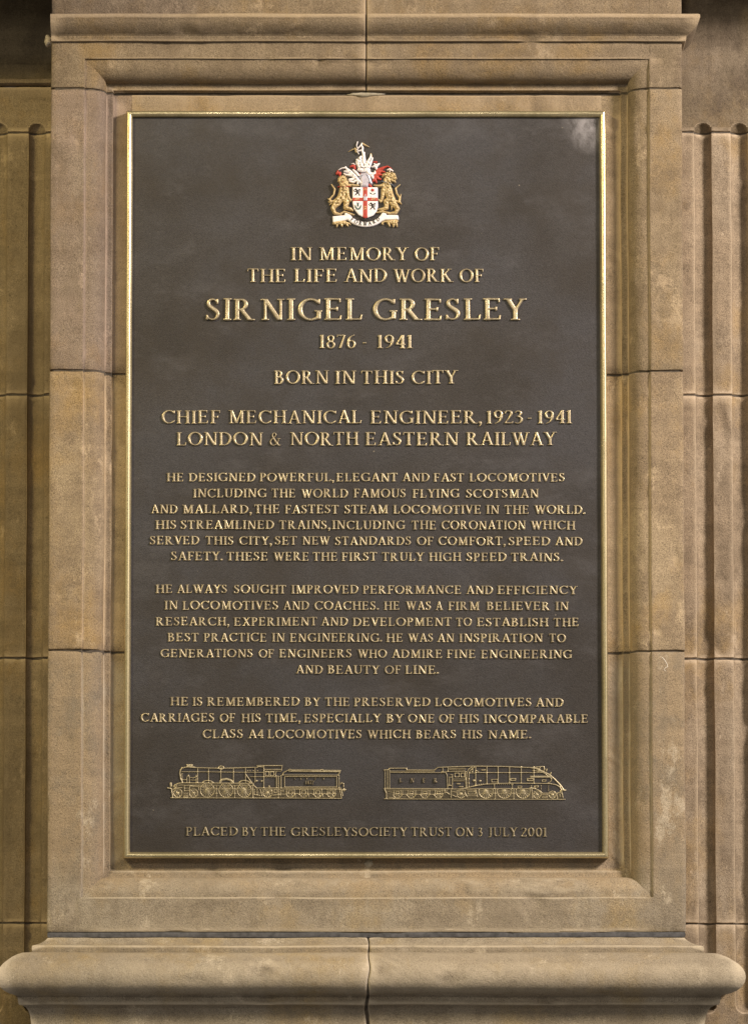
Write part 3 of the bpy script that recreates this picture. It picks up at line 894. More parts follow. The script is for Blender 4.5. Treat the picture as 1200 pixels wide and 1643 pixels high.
W = D_WALL
wl = thing('fluted_wall', (X(-60, W), W, Z(1700)), 'shadowed olive sandstone wall with flutes left of the pilaster', 'wall')
wr = thing('fluted_wall', (X(1260, W), W, Z(1700)), 'sunny pinkish sandstone wall with flutes right of the pilaster', 'wall')
wr['label'] = 'brightly lit sandstone wall with flutes right of the pilaster'
zh = Z(211, W) ; zf = Z(1612, W)
XLB, XRB = XL + .03, XR - .03
fl = [(X(-6, W), 15 * PX), (X(56, W), 14 * PX), (X(-66, W), 15 * PX)]
fr = [(X(1131, W), 14.5 * PX), (X(1190, W), 14.5 * PX), (X(1250, W), 15 * PX)]
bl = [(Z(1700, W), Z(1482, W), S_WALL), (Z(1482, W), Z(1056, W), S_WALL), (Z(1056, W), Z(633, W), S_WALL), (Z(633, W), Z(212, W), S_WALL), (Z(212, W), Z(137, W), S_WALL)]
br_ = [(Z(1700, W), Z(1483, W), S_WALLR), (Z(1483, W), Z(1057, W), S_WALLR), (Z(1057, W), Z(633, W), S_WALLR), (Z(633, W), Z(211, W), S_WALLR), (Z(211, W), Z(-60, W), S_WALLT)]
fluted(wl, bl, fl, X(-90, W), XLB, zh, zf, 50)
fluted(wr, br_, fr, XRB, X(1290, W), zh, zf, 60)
# left wall: little string course and the sooty stone above it, shade put into its colour
def band(root, name, prof, xa, xb, mat, seed):
    rows = subdiv([[Vector((xa, y, z)) for z, y in prof], [Vector((xb, y, z)) for z, y in prof]])
    return grid_obj(name, rows[::-1], mat, root, seed=seed)
band(wl, 'string_moulding', [(Z(126, W), W + .01), (Z(126.5, W), W - .006), (Z(128, W), W - .009), (Z(134, W), W - .009), (Z(135.5, W), W - .006), (Z(137.5, W), W + .01)], X(-90, W), XLB, S_WALL, 71)
band(wl, 'stone_block', [(Z(-60, W), W + .0), (Z(98, W), W), (Z(101, W), W - .002), (Z(103, W), W + .0), (Z(127, W), W + .004)], X(-90, W), XLB, S_SOOT_SHADE, 72)

# ---- pale scratches on the right jamb
CHALK = plain('white_chalk', (0.8, 0.76, 0.7), .9, 0, .2, 200)
def scratch(pts, w, hgt=.0006):
    fd = Field(min(p[0] for p in pts) - 4, min(p[1] for p in pts) - 4, max(p[0] for p in pts) + 4, max(p[1] for p in pts) + 4, .3)
    fd.line(pts, w)
    relief_obj('chalk_mark', fd, lambda x, y: (P(x, y).x, P(x, y).z), CHALK, pil, .0020, .5, 0.0006, .7)
scratch([(1062, 1055), (1066, 1059), (1070, 1066), (1071, 1070), (1067, 1072), (1065, 1075), (1068, 1077)], .5)

# ---- unseen overhang, added above the view to shade the wall tops
ovh = thing('shade_overhang', (0, 0.0, Z(-60)), 'unseen sandstone overhang added above the pilaster to shade the wall tops', 'shade_overhang')
def ovh_mesh():
    z = Z(-60); prof = [(z - .0, D_WALL + .05), (z - .0, -.010), (z + .02, -.03), (z + .05, -.075), (z + .08, -.10), (z + .30, -.10)]
    rows = subdiv([[Vector((X(-500), y, zz)) for zz, y in prof], [Vector((X(1700), y, zz)) for zz, y in prof]], .2)
    return grid_obj('stone_block', rows, S_TOP, ovh, seed=80)  # not a block of the pilaster: the unseen overhang added for shade
ovh_mesh()
def shade_left():  # unseen block added to shade the left wall and upper left jamb
    z = Z(-60); x1 = XL + .015
    prof = [(z + .004, D_WALL), (z + .004, -.27), (z + .02, -.285), (z + .06, -.33), (z + .12, -.34), (z + .20, -.34), (z + .22, -.05)]
    rows = subdiv([[Vector((X(-700), y, zz)) for zz, y in prof], [Vector((x1, y, zz)) for zz, y in prof], [Vector((x1 - .001, -.05, zz)) for zz, y in prof]], .2)
    grid_obj('shade_block', rows, S_TOP, ovh, seed=81)
shade_left()
def shade_right():  # unseen block added to darken the top of the right wall
    z = Z(-60); x0 = XR + .035
    prof = [(z + .004, D_WALL), (z + .004, -.12), (z + .02, -.135), (z + .06, -.16), (z + .20, -.16), (z + .22, -.05)]
    rows = subdiv([[Vector((x0 + .001, -.05, zz)) for zz, y in prof], [Vector((x0, y, zz)) for zz, y in prof], [Vector((X(1900), y, zz)) for zz, y in prof]], .2)
    grid_obj('shade_block', rows, S_TOP, ovh, seed=82)
shade_right()

# ================================================================== THE PLAQUE
Y_FR, Y_PN = 0.028, 0.0375          # front of the brass frame, front of the panel
plq = thing('memorial_plaque', (0, 0.05, Z(1376, .02)), 'large dark bronze memorial plaque with raised gold lettering, painted arms and two engines', 'plaque')
FX0, FX1 = X(200.3, Y_FR), X(974.2, Y_FR)
FZ1, FZ0 = Z(176.5, Y_FR), Z(1377.5, Y_FR)
def panel():
    nx, nz = 60, 90; vs = []; fs = []
    x0, x1, z0, z1 = FX0 + .008, FX1 - .008, FZ0 + .008, FZ1 - .008
    for j in range(nz + 1):
        for i in range(nx + 1):
            x = x0 + (x1 - x0) * i / nx; z = z0 + (z1 - z0) * j / nz
            vs.append((x, Y_PN + .0007 * mnoise.noise((x * 5, 0, z * 5)), z))
    for j in range(nz):
        for i in range(nx):
            a = j * (nx + 1) + i; fs.append((a, a + 1, a + nx + 2, a + nx + 1))
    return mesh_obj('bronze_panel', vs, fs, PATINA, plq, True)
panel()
# frame: four mitred bars with rounded faces
FW = 10.2 * PX
def bar(c0, c1, n_in):
    """c0, c1: outer corners; n_in: unit vector towards the panel"""
    prof = []   # (inset, y)
    prof += [(0.0, .056), (0.0, Y_FR + .004), (.0006, Y_FR + .0014), (.0020, Y_FR + .0002), (.0045, Y_FR - .0006), (FW * .55, Y_FR - .0006), (FW - .0035, Y_FR + .0008), (FW - .0012, Y_FR + .0028), (FW - .0002, Y_FR + .006), (FW, Y_PN + .003)]
    d = (c1 - c0).normalized()
    r0 = []; r1 = []
    for u, y in prof:
        a = c0 + n_in * u + d * u; b = c1 + n_in * u - d * u
        r0.append(Vector((a.x, y, a.z))); r1.append(Vector((b.x, y, b.z)))
    rows = subdiv([r0, r1], .04)
    n = len(rows[0]); vs = []; fs = []
    for r in rows:
        for p in r: vs.append(p + Vector((jit(p, .0004, 9), jit(p, .0005, 16, 4), jit(p, .0004, 9, 7))))
    for i in range(len(rows) - 1):
        for k in range(n - 1):
            a = i * n + k; fs.append((a, a + n, a + n + 1, a + 1))
    o = mesh_obj('frame_bar', vs, fs, FRAME, plq, True)
    o.data.set_sharp_from_angle(angle=math.radians(55))
A, B, C, Dd = Vector((FX0, 0, FZ1)), Vector((FX1, 0, FZ1)), Vector((FX1, 0, FZ0)), Vector((FX0, 0, FZ0))
bar(A, B, Vector((0, 0, -1))); bar(B, C, Vector((-1, 0, 0))); bar(C, Dd, Vector((0, 0, 1))); bar(Dd, A, Vector((1, 0, 0)))

# ---- lettering: (cap top, baseline) at the left and at the right end, then words with their extent in the photograph
LINES = [
 (396.5, 418, 396.5, 418, [('IN', 466.8, 500.8), ('MEMORY', 512, 655.5), ('OF', 665, 705.5)]),
 (431.2, 453, 431.2, 453, [('THE', 397, 459.5), ('LIFE', 472, 542), ('AND', 552, 620.5), ('WORK', 630.5, 727.5), ('OF', 736.8, 777)]),
 (478.8, 513.8, 478.8, 513.8, [('SIR', 330.5, 408.8), ('NIGEL', 419, 584), ('GRESLEY', 598, 844.5)]),
 (537, 559, 537, 559, [('1876', 512.5, 570.8), ('-', 582.5, 590), ('1941', 605, 662)]),
 (594.5, 616.3, 594.5, 616.3, [('BORN', 440, 527.5), ('IN', 537.5, 571.3), ('THIS', 579.3, 649.5), ('CITY', 660, 734.5)]),
 (658.6, 680, 658.6, 680, [('CHIEF', 259.4, 354.5), ('MECHANICAL', 366.5, 581.6), ('ENGINEER,', 594.5, 773), ('1923', 780.5, 839), ('-', 847, 855), ('1941', 862.4, 917.6)]),
 (693.5, 715, 693.5, 715, [('LONDON', 283.4, 422), ('&', 432.5, 456), ('NORTH', 465.5, 575.6), ('EASTERN', 586, 736), ('RAILWAY', 748, 893)]),
 (759, 772.6, 759.5, 773, [('HE', 267.5, 295.4), ('DESIGNED', 303, 410), ('POWERFUL,', 416.6, 536), ('ELEGANT', 539.6, 639), ('AND', 645, 689), ('FAST', 695.6, 745.4), ('LOCOMOTIVES', 753, 906.5)]),
 (784.5, 798.5, 785, 799, [('INCLUDING', 310, 428), ('THE', 435.5, 474.5), ('WORLD', 483, 558.5), ('FAMOUS', 567.5, 651.5), ('FLYING', 662, 737), ('SCOTSMAN', 747.5, 864.5)]),
 (810, 823.8, 811, 825, [('AND', 242, 285), ('MALLARD,', 293, 404), ('THE', 408, 449), ('FASTEST', 457, 544.4), ('STEAM', 552.5, 623), ('LOCOMOTIVE', 631, 772), ('IN', 780, 801), ('THE', 809, 849), ('WORLD.', 857, 939)]),
 (835, 849, 836, 850, [('HIS', 249.5, 283.4), ('STREAMLINED', 290, 440), ('TRAINS,', 447.5, 530), ('INCLUDING', 533, 650), ('THE', 660, 700.4), ('CORONATION', 708, 843.5), ('WHICH', 851, 923)]),
 (860.5, 874, 862, 875.5, [('SERVED', 240.5, 320), ('THIS', 329.6, 375.5), ('CITY,', 383.6, 436.4), ('SET', 441, 477.5), ('NEW', 485, 530), ('STANDARDS', 537.5, 660), ('OF', 668.6, 696), ('COMFORT,', 703, 811), ('SPEED', 815.6, 882.5), ('AND', 890, 934.4)]),
 (885.6, 899.5, 887.5, 901, [('SAFETY.', 274.4, 357.5), ('THESE', 363.5, 430.4), ('WERE', 438.5, 496), ('THE', 501.5, 542), ('FIRST', 548, 606), ('TRULY', 612.5, 680.6), ('HIGH', 688.4, 740), ('SPEED', 748, 812.6), ('TRAINS.', 819.5, 903)]),
 (938.4, 952, 940.6, 954, [('HE', 250, 277.4), ('ALWAYS', 283.5, 365), ('SOUGHT', 375.3, 460), ('IMPROVED', 467.4, 575), ('PERFORMANCE', 582, 740.4), ('AND', 747.4, 791), ('EFFICIENCY', 798, 926.6)]),
 (964.5, 978.5, 966, 979.5, [('IN', 264, 285.4), ('LOCOMOTIVES', 293, 447), ('AND', 454, 496), ('COACHES.', 504.5, 608), ('HE', 616, 641.6), ('WAS', 651, 692), ('A', 698.3, 713), ('FIRM', 719, 769.5), ('BELIEVER', 780.6, 883), ('IN', 891, 912.4)]),
 (990.5, 1004, 992, 1005.5, [('RESEARCH,', 250, 368), ('EXPERIMENT', 375.3, 510), ('AND', 514.6, 558.3), ('DEVELOPMENT', 566, 725.5), ('TO', 731.5, 757), ('ESTABLISH', 765, 880), ('THE', 887.7, 929)]),
 (1016, 1029.7, 1017.5, 1031, [('BEST', 269, 320), ('PRACTICE', 327, 428.5), ('IN', 436.4, 457), ('ENGINEERING.', 465, 613), ('HE', 619.5, 647), ('WAS', 654.3, 695.4), ('AN', 701, 729), ('INSPIRATION', 736.6, 871), ('TO', 880.7, 908)]),
 (1041.8, 1055, 1043.5, 1057, [('GENERATIONS', 257.5, 406.3), ('OF', 415, 440), ('ENGINEERS', 448, 564.7), ('WHO', 573.5, 621), ('ADMIRE', 628, 710), ('FINE', 716.7, 763.5), ('ENGINEERING', 771.5, 917.7)]),
 (1068, 1081.3, 1068.3, 1081.8, [('AND', 474.4, 518), ('BEAUTY', 525.7, 609.6), ('OF', 617, 644), ('LINE.', 650, 704)]),
 (1119, 1132.6, 1121, 1134.5, [('HE', 273.3, 302.5), ('IS', 309, 325.6), ('REMEMBERED', 332.5, 480.7), ('BY', 488.7, 514.6), ('THE', 521.3, 561.5), ('PRESERVED', 568, 690.7), ('LOCOMOTIVES', 697.7, 853), ('AND', 859, 904)]),
 (1145, 1158.7, 1147.3, 1160.7, [('CARRIAGES', 226, 344.6), ('OF', 352.5, 378), ('HIS', 387.3, 419), ('TIME,', 426, 482.3), ('ESPECIALLY', 487.7, 612), ('BY', 619.5, 648), ('ONE', 654.3, 697.7), ('OF', 704, 730), ('HIS', 736.3, 769), ('INCOMPARABLE', 776, 944)]),
 (1171, 1185, 1172.3, 1185.6, [('CLASS', 325, 390.5), ('A4', 397.8, 422.8), ('LOCOMOTIVES', 429.4, 581), ('WHICH', 589, 659), ('BEARS', 667, 732.5), ('HIS', 741, 774.3), ('NAME.', 783, 852)]),
 (1327.5, 1341.5, 1328.7, 1343, [('PLACED', 298.3, 381.7), ('BY', 388.3, 413.3), ('THE', 418.3, 459.3), ('GRESLEY', 466.7, 563.3), ('SOCIETY', 564, 654.3), ('TRUST', 659.3, 726), ('ON', 730.7, 760), ('3', 767.3, 776.7), ('JULY', 783.3, 831), ('2001', 835.7, 877.3)]),
]
n_letters = 0
rest_v = []; rest_f = []; rest_s = []; off = 0
rnd = random.Random(3)
for li, (t0, b0, t1, b1, words) in enumerate(LINES):
    BOLD = 7 <= li < len(LINES) - 1
    xa, xb = words[0][1], words[-1][2]
    for w, x0, x1 in words:
        u = ((x0 + x1) / 2 - xa) / max(1, xb - xa)
        pt = t0 + (t1 - t0) * u; pb = b0 + (b1 - b0) * u
        p0 = P(x0, pb, Y_PN); p1 = P(x1, pb, Y_PN); ptp = P(x0, pt, Y_PN)
        cap = ptp.z - p0.z
        for c, lx, sx in layout(w, (p1.x - p0.x) / cap):
            hh = cap * (1 + rnd.uniform(-.012, .012))
            loc = Vector((p0.x + lx * cap, Y_PN - .0001, p0.z + rnd.uniform(-.0004, .0004)))
            rot = rnd.uniform(-.012, .012)
            mat = LETTER_DULL if li == len(LINES) - 1 else LETTER
            depth = 0.0027 if cap < .02 else 0.0037
            sc = (hh * sx, depth / H_L * (1.0 if cap < .03 else 1.25), hh)
            if n_letters < 300:
                o = bpy.data.objects.new('letter', glyph_mesh(c, mat))
                o.location = loc; o.scale = sc; o.rotation_euler = (0, rot, 0)
                link(o, plq); n_letters += 1
            else:
                g = get_glyph(c); v = g['v'] * np.array(sc)
                cr, sr = math.cos(rot), math.sin(rot)
                x = v[:, 0] * cr + v[:, 2] * sr; z = -v[:, 0] * sr + v[:, 2] * cr
                v = np.stack([x, v[:, 1], z], 1) + np.array(loc)
                rest_v.append(v); rest_f += [[i + off for i in f] for f in g['f']]
                rest_s += [k < g['nt'] for k in range(len(g['f']))]; off += len(v)
                if li == len(LINES) - 1: dull_from = min(globals().get('dull_from', 10 ** 9), len(rest_f) - len(g['f']))
BOLD = False
me = bpy.data.meshes.new('small_lettering')
me.from_pydata(np.concatenate(rest_v).tolist(), [], rest_f)
me.polygons.foreach_set('use_smooth', rest_s)
me.materials.append(LETTER); me.materials.append(LETTER_DULL)
me.polygons.foreach_set('material_index', [1 if i >= dull_from else 0 for i in range(len(rest_f))])
me.update()
tag(link(bpy.data.objects.new('small_lettering', me), plq), kind='stuff')

# ---- engines in bronze line relief
def wheel(fd, cx, cy, r, spokes=16, w=5, hub=.2, sp=3.2, ytop=None):
    n = 30
    fd.line([(cx + (r - w) * math.cos(2 * math.pi * i / n), cy + (r - w) * math.sin(2 * math.pi * i / n)) for i in range(n)], w, close=True)
    if hub > 0: fd.cap(cx, cy, cx, cy, r * hub)
    for i in range(spokes):
        a = 2 * math.pi * (i + .5) / spokes
        fd.cap(cx, cy, cx + (r - w) * math.cos(a), cy + (r - w) * math.sin(a), sp)
def rect(fd, x0, y0, x1, y1, w): fd.line([(x0, y0), (x1, y0), (x1, y1), (x0, y1)], w, close=True)

def map_zoom(ox, oy, k, y=None):
    y = Y_PN if y is None else y
    def f(x, yy):
        p = P(ox + x / k, oy + yy / k, y); return (p.x, p.z)
    return f
def text_on(mapper, s, cx, cy, h, mat, parent, y, depth=.0012, width=None, angles=None, name='letter'):
    """flat row of small raised characters centred at zoom coordinate cx, cy (cap height h)"""
    a = Vector((*mapper(cx, cy + h / 2), 0)); b = Vector((*mapper(cx, cy - h / 2), 0)); cap = b.y - a.y
    ww = [get_glyph(c)['w'] if c != ' ' else .4 for c in s]
    tot = sum(ww) + .12 * (len(s) - 1); x = -tot / 2 * cap
    for c, w_ in zip(s, ww):
        if c != ' ':
            o = bpy.data.objects.new(name, glyph_mesh(c, mat))
            o.location = (a.x + x, y, a.y); o.scale = (cap, depth / H_L, cap)
            link(o, parent)
        x += (w_ + .12) * cap

def build_engine(kind):
    if kind == 'left':
        mp = map_zoom(260, 1215, 7.5)
        wheels = [(190, 437, 55, 10), (380, 437, 55, 10), (545, 402, 90, 18), (770, 402, 90, 18), (990, 402, 90, 18), (1270, 432, 60, 12)]
        twheels = [(1545, 434, 58, 10), (1705, 434, 58, 10), (1875, 434, 58, 10), (2037, 434, 58, 10)]
        X1 = 2260
    else:
        mp = map_zoom(605, 1215, 7.5)
        wheels = [(1010, 446, 56, 12), (1310, 412, 92, 18), (1530, 412, 92, 18), (1755, 412, 92, 18), (1925, 455, 50, 10), (2110, 455, 48, 10)]
        twheels = [(245, 446, 56, 10), (410, 446, 56, 10), (575, 446, 56, 10), (740, 446, 56, 10)]
        X1 = 2300
    e = Field(0, 60, X1, 540, 3.4); t = Field(0, 60, X1, 540, 3.4)
    W5 = 4.4
    if kind == 'left':
        e.line([(105, 494), (1420, 496)], 6)
        e.line([(235, 135), (300, 122), (400, 130), (700, 138), (1150, 126)], 6.5)
        e.line([(245, 130), (222, 160), (215, 200), (225, 260), (245, 305)], 8); e.line([(240, 200), (245, 300)], 4)
        e.line([(298, 97), (362, 97)], 9); e.line([(305, 112), (360, 112)], 7); e.line([(362, 110), (410, 130)], 6)
        e.line([(240, 180), (430, 180), (1225, 188)], 4.6)
        for x in (430, 560, 708, 860, 1005, 1120): e.line([(x, 132), (x, 308)], 5)
        e.line([(712 + 32 * math.cos(i / 16 * 2 * math.pi), 130 + 19 * math.sin(i / 16 * 2 * math.pi)) for i in range(16)], 6, close=True)
        e.line([(140, 358), (160, 335), (200, 318), (250, 313), (1100, 320)], 7); e.line([(200, 342), (1090, 346)], 4)
        e.line([(490, 305), (515, 290), (550, 285), (590, 292), (615, 308)], 7)
        e.line([(700, 300), (725, 275), (775, 266), (825, 280), (852, 305)], 13)
        e.line([(930, 305), (955, 290), (990, 284), (1030, 292), (1060, 308)], 8)
        e.line([(300, 305), (300, 245), (320, 218), (330, 250), (330, 305)], 5); e.line([(345, 248), (375, 255), (420, 235)], 5); e.line([(250, 275), (290, 275)], 5); e.line([(350, 280), (410, 280)], 5)
        e.line([(412, 220), (412, 308)], 5)
        rect(e, 268, 345, 332, 408, 5); e.line([(268, 378), (332, 378)], 4); e.line([(262, 440), (310, 440)], 5); e.line([(262, 462), (310, 462)], 5); e.line([(262, 480), (310, 480)], 5)
        e.line([(105, 320), (108, 352)], 13); e.line([(70, 376), (100, 378)], 9); e.line([(112, 385), (128, 470), (128, 490)], 7); e.line([(130, 395), (160, 380), (240, 372)], 6)
        for r_ in (30, 44): e.line([(135 + r_ * math.cos(a), 345 + r_ * .8 * math.sin(a)) for a in (-.2, .3, .8, 1.3)], 3.5)
        e.line([(345, 352), (470, 360), (545, 372)], 6); e.line([(545, 388), (770, 388), (990, 388)], 6.5); e.line([(440, 372), (440, 400)], 6)
        e.line([(875, 345), (875, 490)], 6); e.line([(655, 345), (655, 480)], 5); e.line([(640, 440), (672, 440)], 5); e.line([(860, 440), (892, 440)], 5); e.line([(1090, 345), (1095, 490)], 7)
        e.line([(1010, 215), (1108, 350), (1140, 375)], 7); e.line([(1060, 240), (1225, 240)], 5)
        for x in (1032, 1060, 1100, 1150): e.cap(x, 168, x, 168, 8)
        for x, y in ((1140, 290), (1200, 292), (1290, 355)): e.cap(x, y, x, y, 12)
        e.line([(1145, 106), (1445, 106)], 7); e.line([(1150, 118), (1220, 122)], 6); e.line([(1445, 106), (1438, 170)], 5); e.line([(1225, 152), (1438, 152)], 5.5); e.line([(1228, 172), (1430, 172)], 4)
        e.line([(1225, 106), (1225, 372)], 6); rect(e, 1243, 182, 1285, 226, 5); rect(e, 1303, 182, 1345, 226, 5); e.line([(1225, 240), (1375, 240)], 5)
        e.line([(1375, 175), (1362, 215), (1378, 235), (1378, 372)], 5.5); e.line([(1130, 375), (1400, 376)], 6.5); e.line([(1402, 235), (1402, 372)], 6); e.line([(1365, 230), (1410, 235)], 6)
        e.line([(1110, 395), (1110, 455), (1180, 465)], 5.5); e.line([(1145, 385), (1145, 455)], 5); e.line([(1180, 390), (1205, 470)], 5); rect(e, 1215, 392, 1325, 442, 4)
        rect(e, 1350, 395, 1385, 430, 5); e.line([(1340, 462), (1420, 450)], 7); e.line([(1400, 376), (1400, 490)], 6)
        t.line([(1420, 496), (2160, 500)], 6)
        t.line([(1445, 225), (1462, 190), (1495, 172), (1525, 158), (1535, 148), (1560, 156), (1900, 160), (1925, 152), (1945, 162), (2140, 164)], 6.5)
        t.line([(1530, 172), (2140, 178)], 8); t.line([(2146, 164), (2140, 190), (2120, 212)], 6); t.line([(1455, 219), (2125, 221)], 5); rect(t, 1475, 238, 2103, 362, 5)
        t.line([(1432, 225), (1432, 372)], 6); t.line([(2130, 222), (2130, 372)], 5); t.line([(1418, 376), (2155, 379)], 6); t.line([(1420, 392), (2140, 394)], 3.5)
        for cx, cy, r, _ in twheels: rect(t, cx - 48, 392, cx + 48, 440, 5); rect(t, cx - 24, 410, cx + 24, 440, 5)
        for a, b in zip(twheels[:-1], twheels[1:]): t.line([(a[0] + 40, 462), ((a[0] + b[0]) / 2, 440), (b[0] - 40, 462)], 6); t.line([(a[0] + 50, 440), (a[0] + 62, 485)], 4)
        t.line([(2150, 330), (2160, 312), (2185, 322), (2185, 360)], 6); t.line([(2145, 398), (2210, 396)], 8); t.line([(2190, 380), (2190, 412)], 7); t.line([(2162, 410), (2175, 470)], 6); t.line([(2130, 376), (2150, 450), (2160, 495)], 5)
        t.line([(1425, 405), (1425, 470)], 5); t.line([(1430, 410), (1460, 412)], 6); t.line([(1430, 450), (1500, 452)], 5)
    else:
        t.line([(88, 506), (900, 510)], 6)
        for x in (96, 124, 150): t.line([(x, 160), (x, 378)], 4.5)
        t.line([(86, 158), (135, 155), (150, 138), (355, 136), (358, 158), (690, 160), (728, 130)], 6); t.line([(160, 172), (690, 175)], 4); t.line([(165, 188), (828, 190), (842, 222), (848, 372)], 5)
        t.line([(88, 382), (900, 386)], 7); t.line([(100, 400), (840, 402)], 4); t.line([(92, 395), (112, 440), (112, 500)], 7); t.line([(130, 420), (200, 430)], 5); t.line([(140, 490), (210, 495)], 5)
        for cx, cy, r, _ in twheels: rect(t, cx - 42, 402, cx + 42, 450, 5); rect(t, cx - 20, 418, cx + 20, 450, 5)
        for a, b in zip(twheels[:-1], twheels[1:]): t.line([(a[0] + 45, 470), ((a[0] + b[0]) / 2 - 20, 452), ((a[0] + b[0]) / 2 + 20, 452), (b[0] - 45, 470)], 6); t.line([(a[0] + 60, 404), (a[0] + 60, 450)], 5)
        t.line([(812, 400), (812, 440)], 6); t.line([(828, 425), (870, 450)], 7)
        e.line([(900, 510), (2260, 512)], 6)
        e.line([(728, 128), (850, 122), (1150, 112), (1500, 115), (1860, 130), (1985, 116), (2006, 120), (2014, 150), (2004, 166)], 6.5)
        e.line([(770, 178), (1070, 178)], 5); e.line([(790, 130), (790, 178)], 5); e.line([(852, 124), (852, 176)], 5); e.line([(865, 140), (1060, 138)], 4); e.line([(865, 156), (1060, 160)], 4)
        rect(e, 935, 197, 985, 242, 6); rect(e, 1008, 197, 1052, 242, 6); e.line([(905, 215), (905, 380)], 5.5); e.line([(880, 215), (905, 215)], 5); e.line([(862, 245), (905, 245)], 5); e.line([(855, 345), (890, 345)], 7); e.line([(870, 250), (870, 345)], 5)
        e.line([(915, 268), (1050, 268)], 4); e.line([(925, 290), (1045, 290)], 6); e.line([(965, 325), (995, 325)], 9); e.line([(990, 360), (1030, 360)], 8); e.line([(1060, 185), (1068, 370)], 5)
        e.line([(1140, 122), (1100, 150), (1080, 190), (1074, 280), (1078, 365)], 5.5); e.line([(1172, 122), (1130, 155), (1105, 195), (1100, 290), (1104, 358)], 5); e.line([(1105, 195), (1180, 195)], 4)
        for x, y, r_ in ((1145, 180, 10), (1105, 268, 9), (1105, 320, 10), (1165, 285, 14), (1150, 158, 8), (1240, 290, 14)): e.cap(x, y, x, y, r_)
        for x, yb in ((1185, 345), (1320, 328), (1455, 320), (1592, 318), (1733, 318), (1885, 320)): e.line([(x, 116), (x, yb)], 6)
        e.line([(1185, 190), (1880, 190), (1990, 188), (2050, 205), (2088, 240), (2098, 275), (2085, 300), (2050, 318)], 5)
        low = [(985, 388), (1080, 372), (1125, 362), (1200, 345), (1300, 330), (1450, 321), (1620, 317), (1800, 319), (2080, 322), (2150, 336), (2200, 362), (2216, 395), (2200, 428), (2160, 438), (1985, 438), (1950, 405), (1915, 388), (1860, 384), (1500, 383), (1125, 386), (900, 388)]
        e.line(low, 6.5)
        e.line([(1855, 132), (1925, 142), (1990, 175), (2070, 212), (2130, 262), (2185, 318), (2228, 372), (2250, 405)], 8); e.line([(1880, 128), (1950, 165), (2030, 210), (2100, 265)], 4.5); e.line([(1870, 165), (1960, 176)], 5); e.line([(1960, 132), (1940, 165)], 5)
        e.line([(2042, 148), (2036, 172)], 8); e.line([(2092, 192), (2082, 218)], 8); e.line([(2262, 402), (2245, 402)], 11); e.line([(2228, 372), (2218, 440)], 6); e.line([(2225, 440), (2235, 490)], 6); e.line([(2195, 445), (2200, 480)], 5)
        e.line([(1852, 240), (2072, 240)], 13); rect(e, 1378, 272, 1448, 304, 5); rect(e, 1605, 262, 1665, 284, 6); rect(e, 1808, 262, 1880, 286, 7); rect(e, 1985, 276, 2028, 294, 5)
        rect(e, 1692, 352, 1738, 370, 5); rect(e, 1892, 348, 1938, 364, 5); e.line([(1410, 335), (1410, 382)], 5); e.line([(1625, 322), (1625, 382)], 5); e.line([(1258, 158), (1300, 158)], 7); e.line([(1195, 165), (1220, 178)], 5)
        e.line([(1838, 372), (1900, 380)], 8); e.line([(1855, 345), (1855, 378)], 5)
        for i in range(5): e.cap(1972, 345 + i * 18, 1972, 345 + i * 18, 6); e.cap(2062, 345 + i * 16, 2062, 345 + i * 16, 5)
        for i in range(22): x = 1130 + i * 24; e.line([(x, 352 - min(28, i * 5)), (x, 362 - min(28, i * 5))], 4)
        e.line([(1080, 400), (1175, 402)], 5); rect(e, 1095, 420, 1180, 450, 5); e.line([(1085, 470), (1190, 470)], 5); e.line([(1185, 400), (1205, 480)], 6)
        rect(e, 965, 405, 1055, 455, 5); e.line([(890, 400), (890, 495)], 6); e.line([(905, 420), (950, 425)], 6); e.line([(905, 460), (950, 480)], 6); e.line([(1060, 440), (1080, 480)], 6)
        e.line([(1310, 440), (1530, 440), (1755, 440)], 5); e.line([(1420, 395), (1420, 500)], 6); e.line([(1642, 395), (1642, 500)], 6); e.line([(1860, 395), (1870, 500)], 6); e.line([(1985, 455), (2050, 455)], 5); e.line([(1985, 475), (2050, 475)], 5); e.line([(1985, 492), (2050, 492)], 5)
        e.line([(2160, 450), (2170, 500)], 6)
    nm = 'locomotive_relief' if kind == 'left' else 'streamlined_locomotive_relief'
    H = .0024
    gr = Field(0, 60, X1, 540, 5)
    if kind == 'left':
        gr.poly([(110, 360), (160, 325), (1100, 325), (1130, 376), (2150, 380), (2160, 490), (115, 490)])
    else:
        gr.poly([(100, 385), (1860, 388), (1945, 440), (2220, 442), (2235, 500), (100, 500)])
    eo = relief_obj(nm, e, mp, LINEWORK, plq, H, 5, Y_PN, .6)
    relief_obj('running_gear_ground', gr, mp, GROUNDM, eo, .0010, 8, Y_PN, .7)
    to = relief_obj('tender_relief', t, mp, LINEWORK, eo, H, 5, Y_PN, .6, lift=.0001)
    for cx, cy, r, ns in wheels + twheels:
        fd = Field(cx - r - 8, cy - r - 8, cx + r + 8, cy + r + 8, 3.2)
        big = r > 80
        wheel(fd, cx, cy, r, ns, 5 if big else 4.5, .17 if big else .22, 3.0 if big else 2.6)
        if kind == 'right' and big: fd.clip(ya=388)
        if (cx, cy, r, ns) in twheels: fd.clip(ya=436)
        relief_obj('wheel', fd, mp, LINEWORK, eo, .0019, 4, Y_PN, .6)
    if kind == 'left':
        for c, x in zip('L&NER', (1602, 1672, 1744, 1848, 1948)): text_on(mp, c, x, 262, 22, LINEWORK, eo, Y_PN, .002)
        text_on(mp, '1472', 1776, 308, 46, LETTER, eo, Y_PN, .0030)
    else:
        for c, x in zip('LNER', (287, 425, 565, 705)): text_on(mp, c, x, 282, 50, LETTER, eo, Y_PN, .0034)
    return eo
EL = build_engine('left'); ER = build_engine('right')

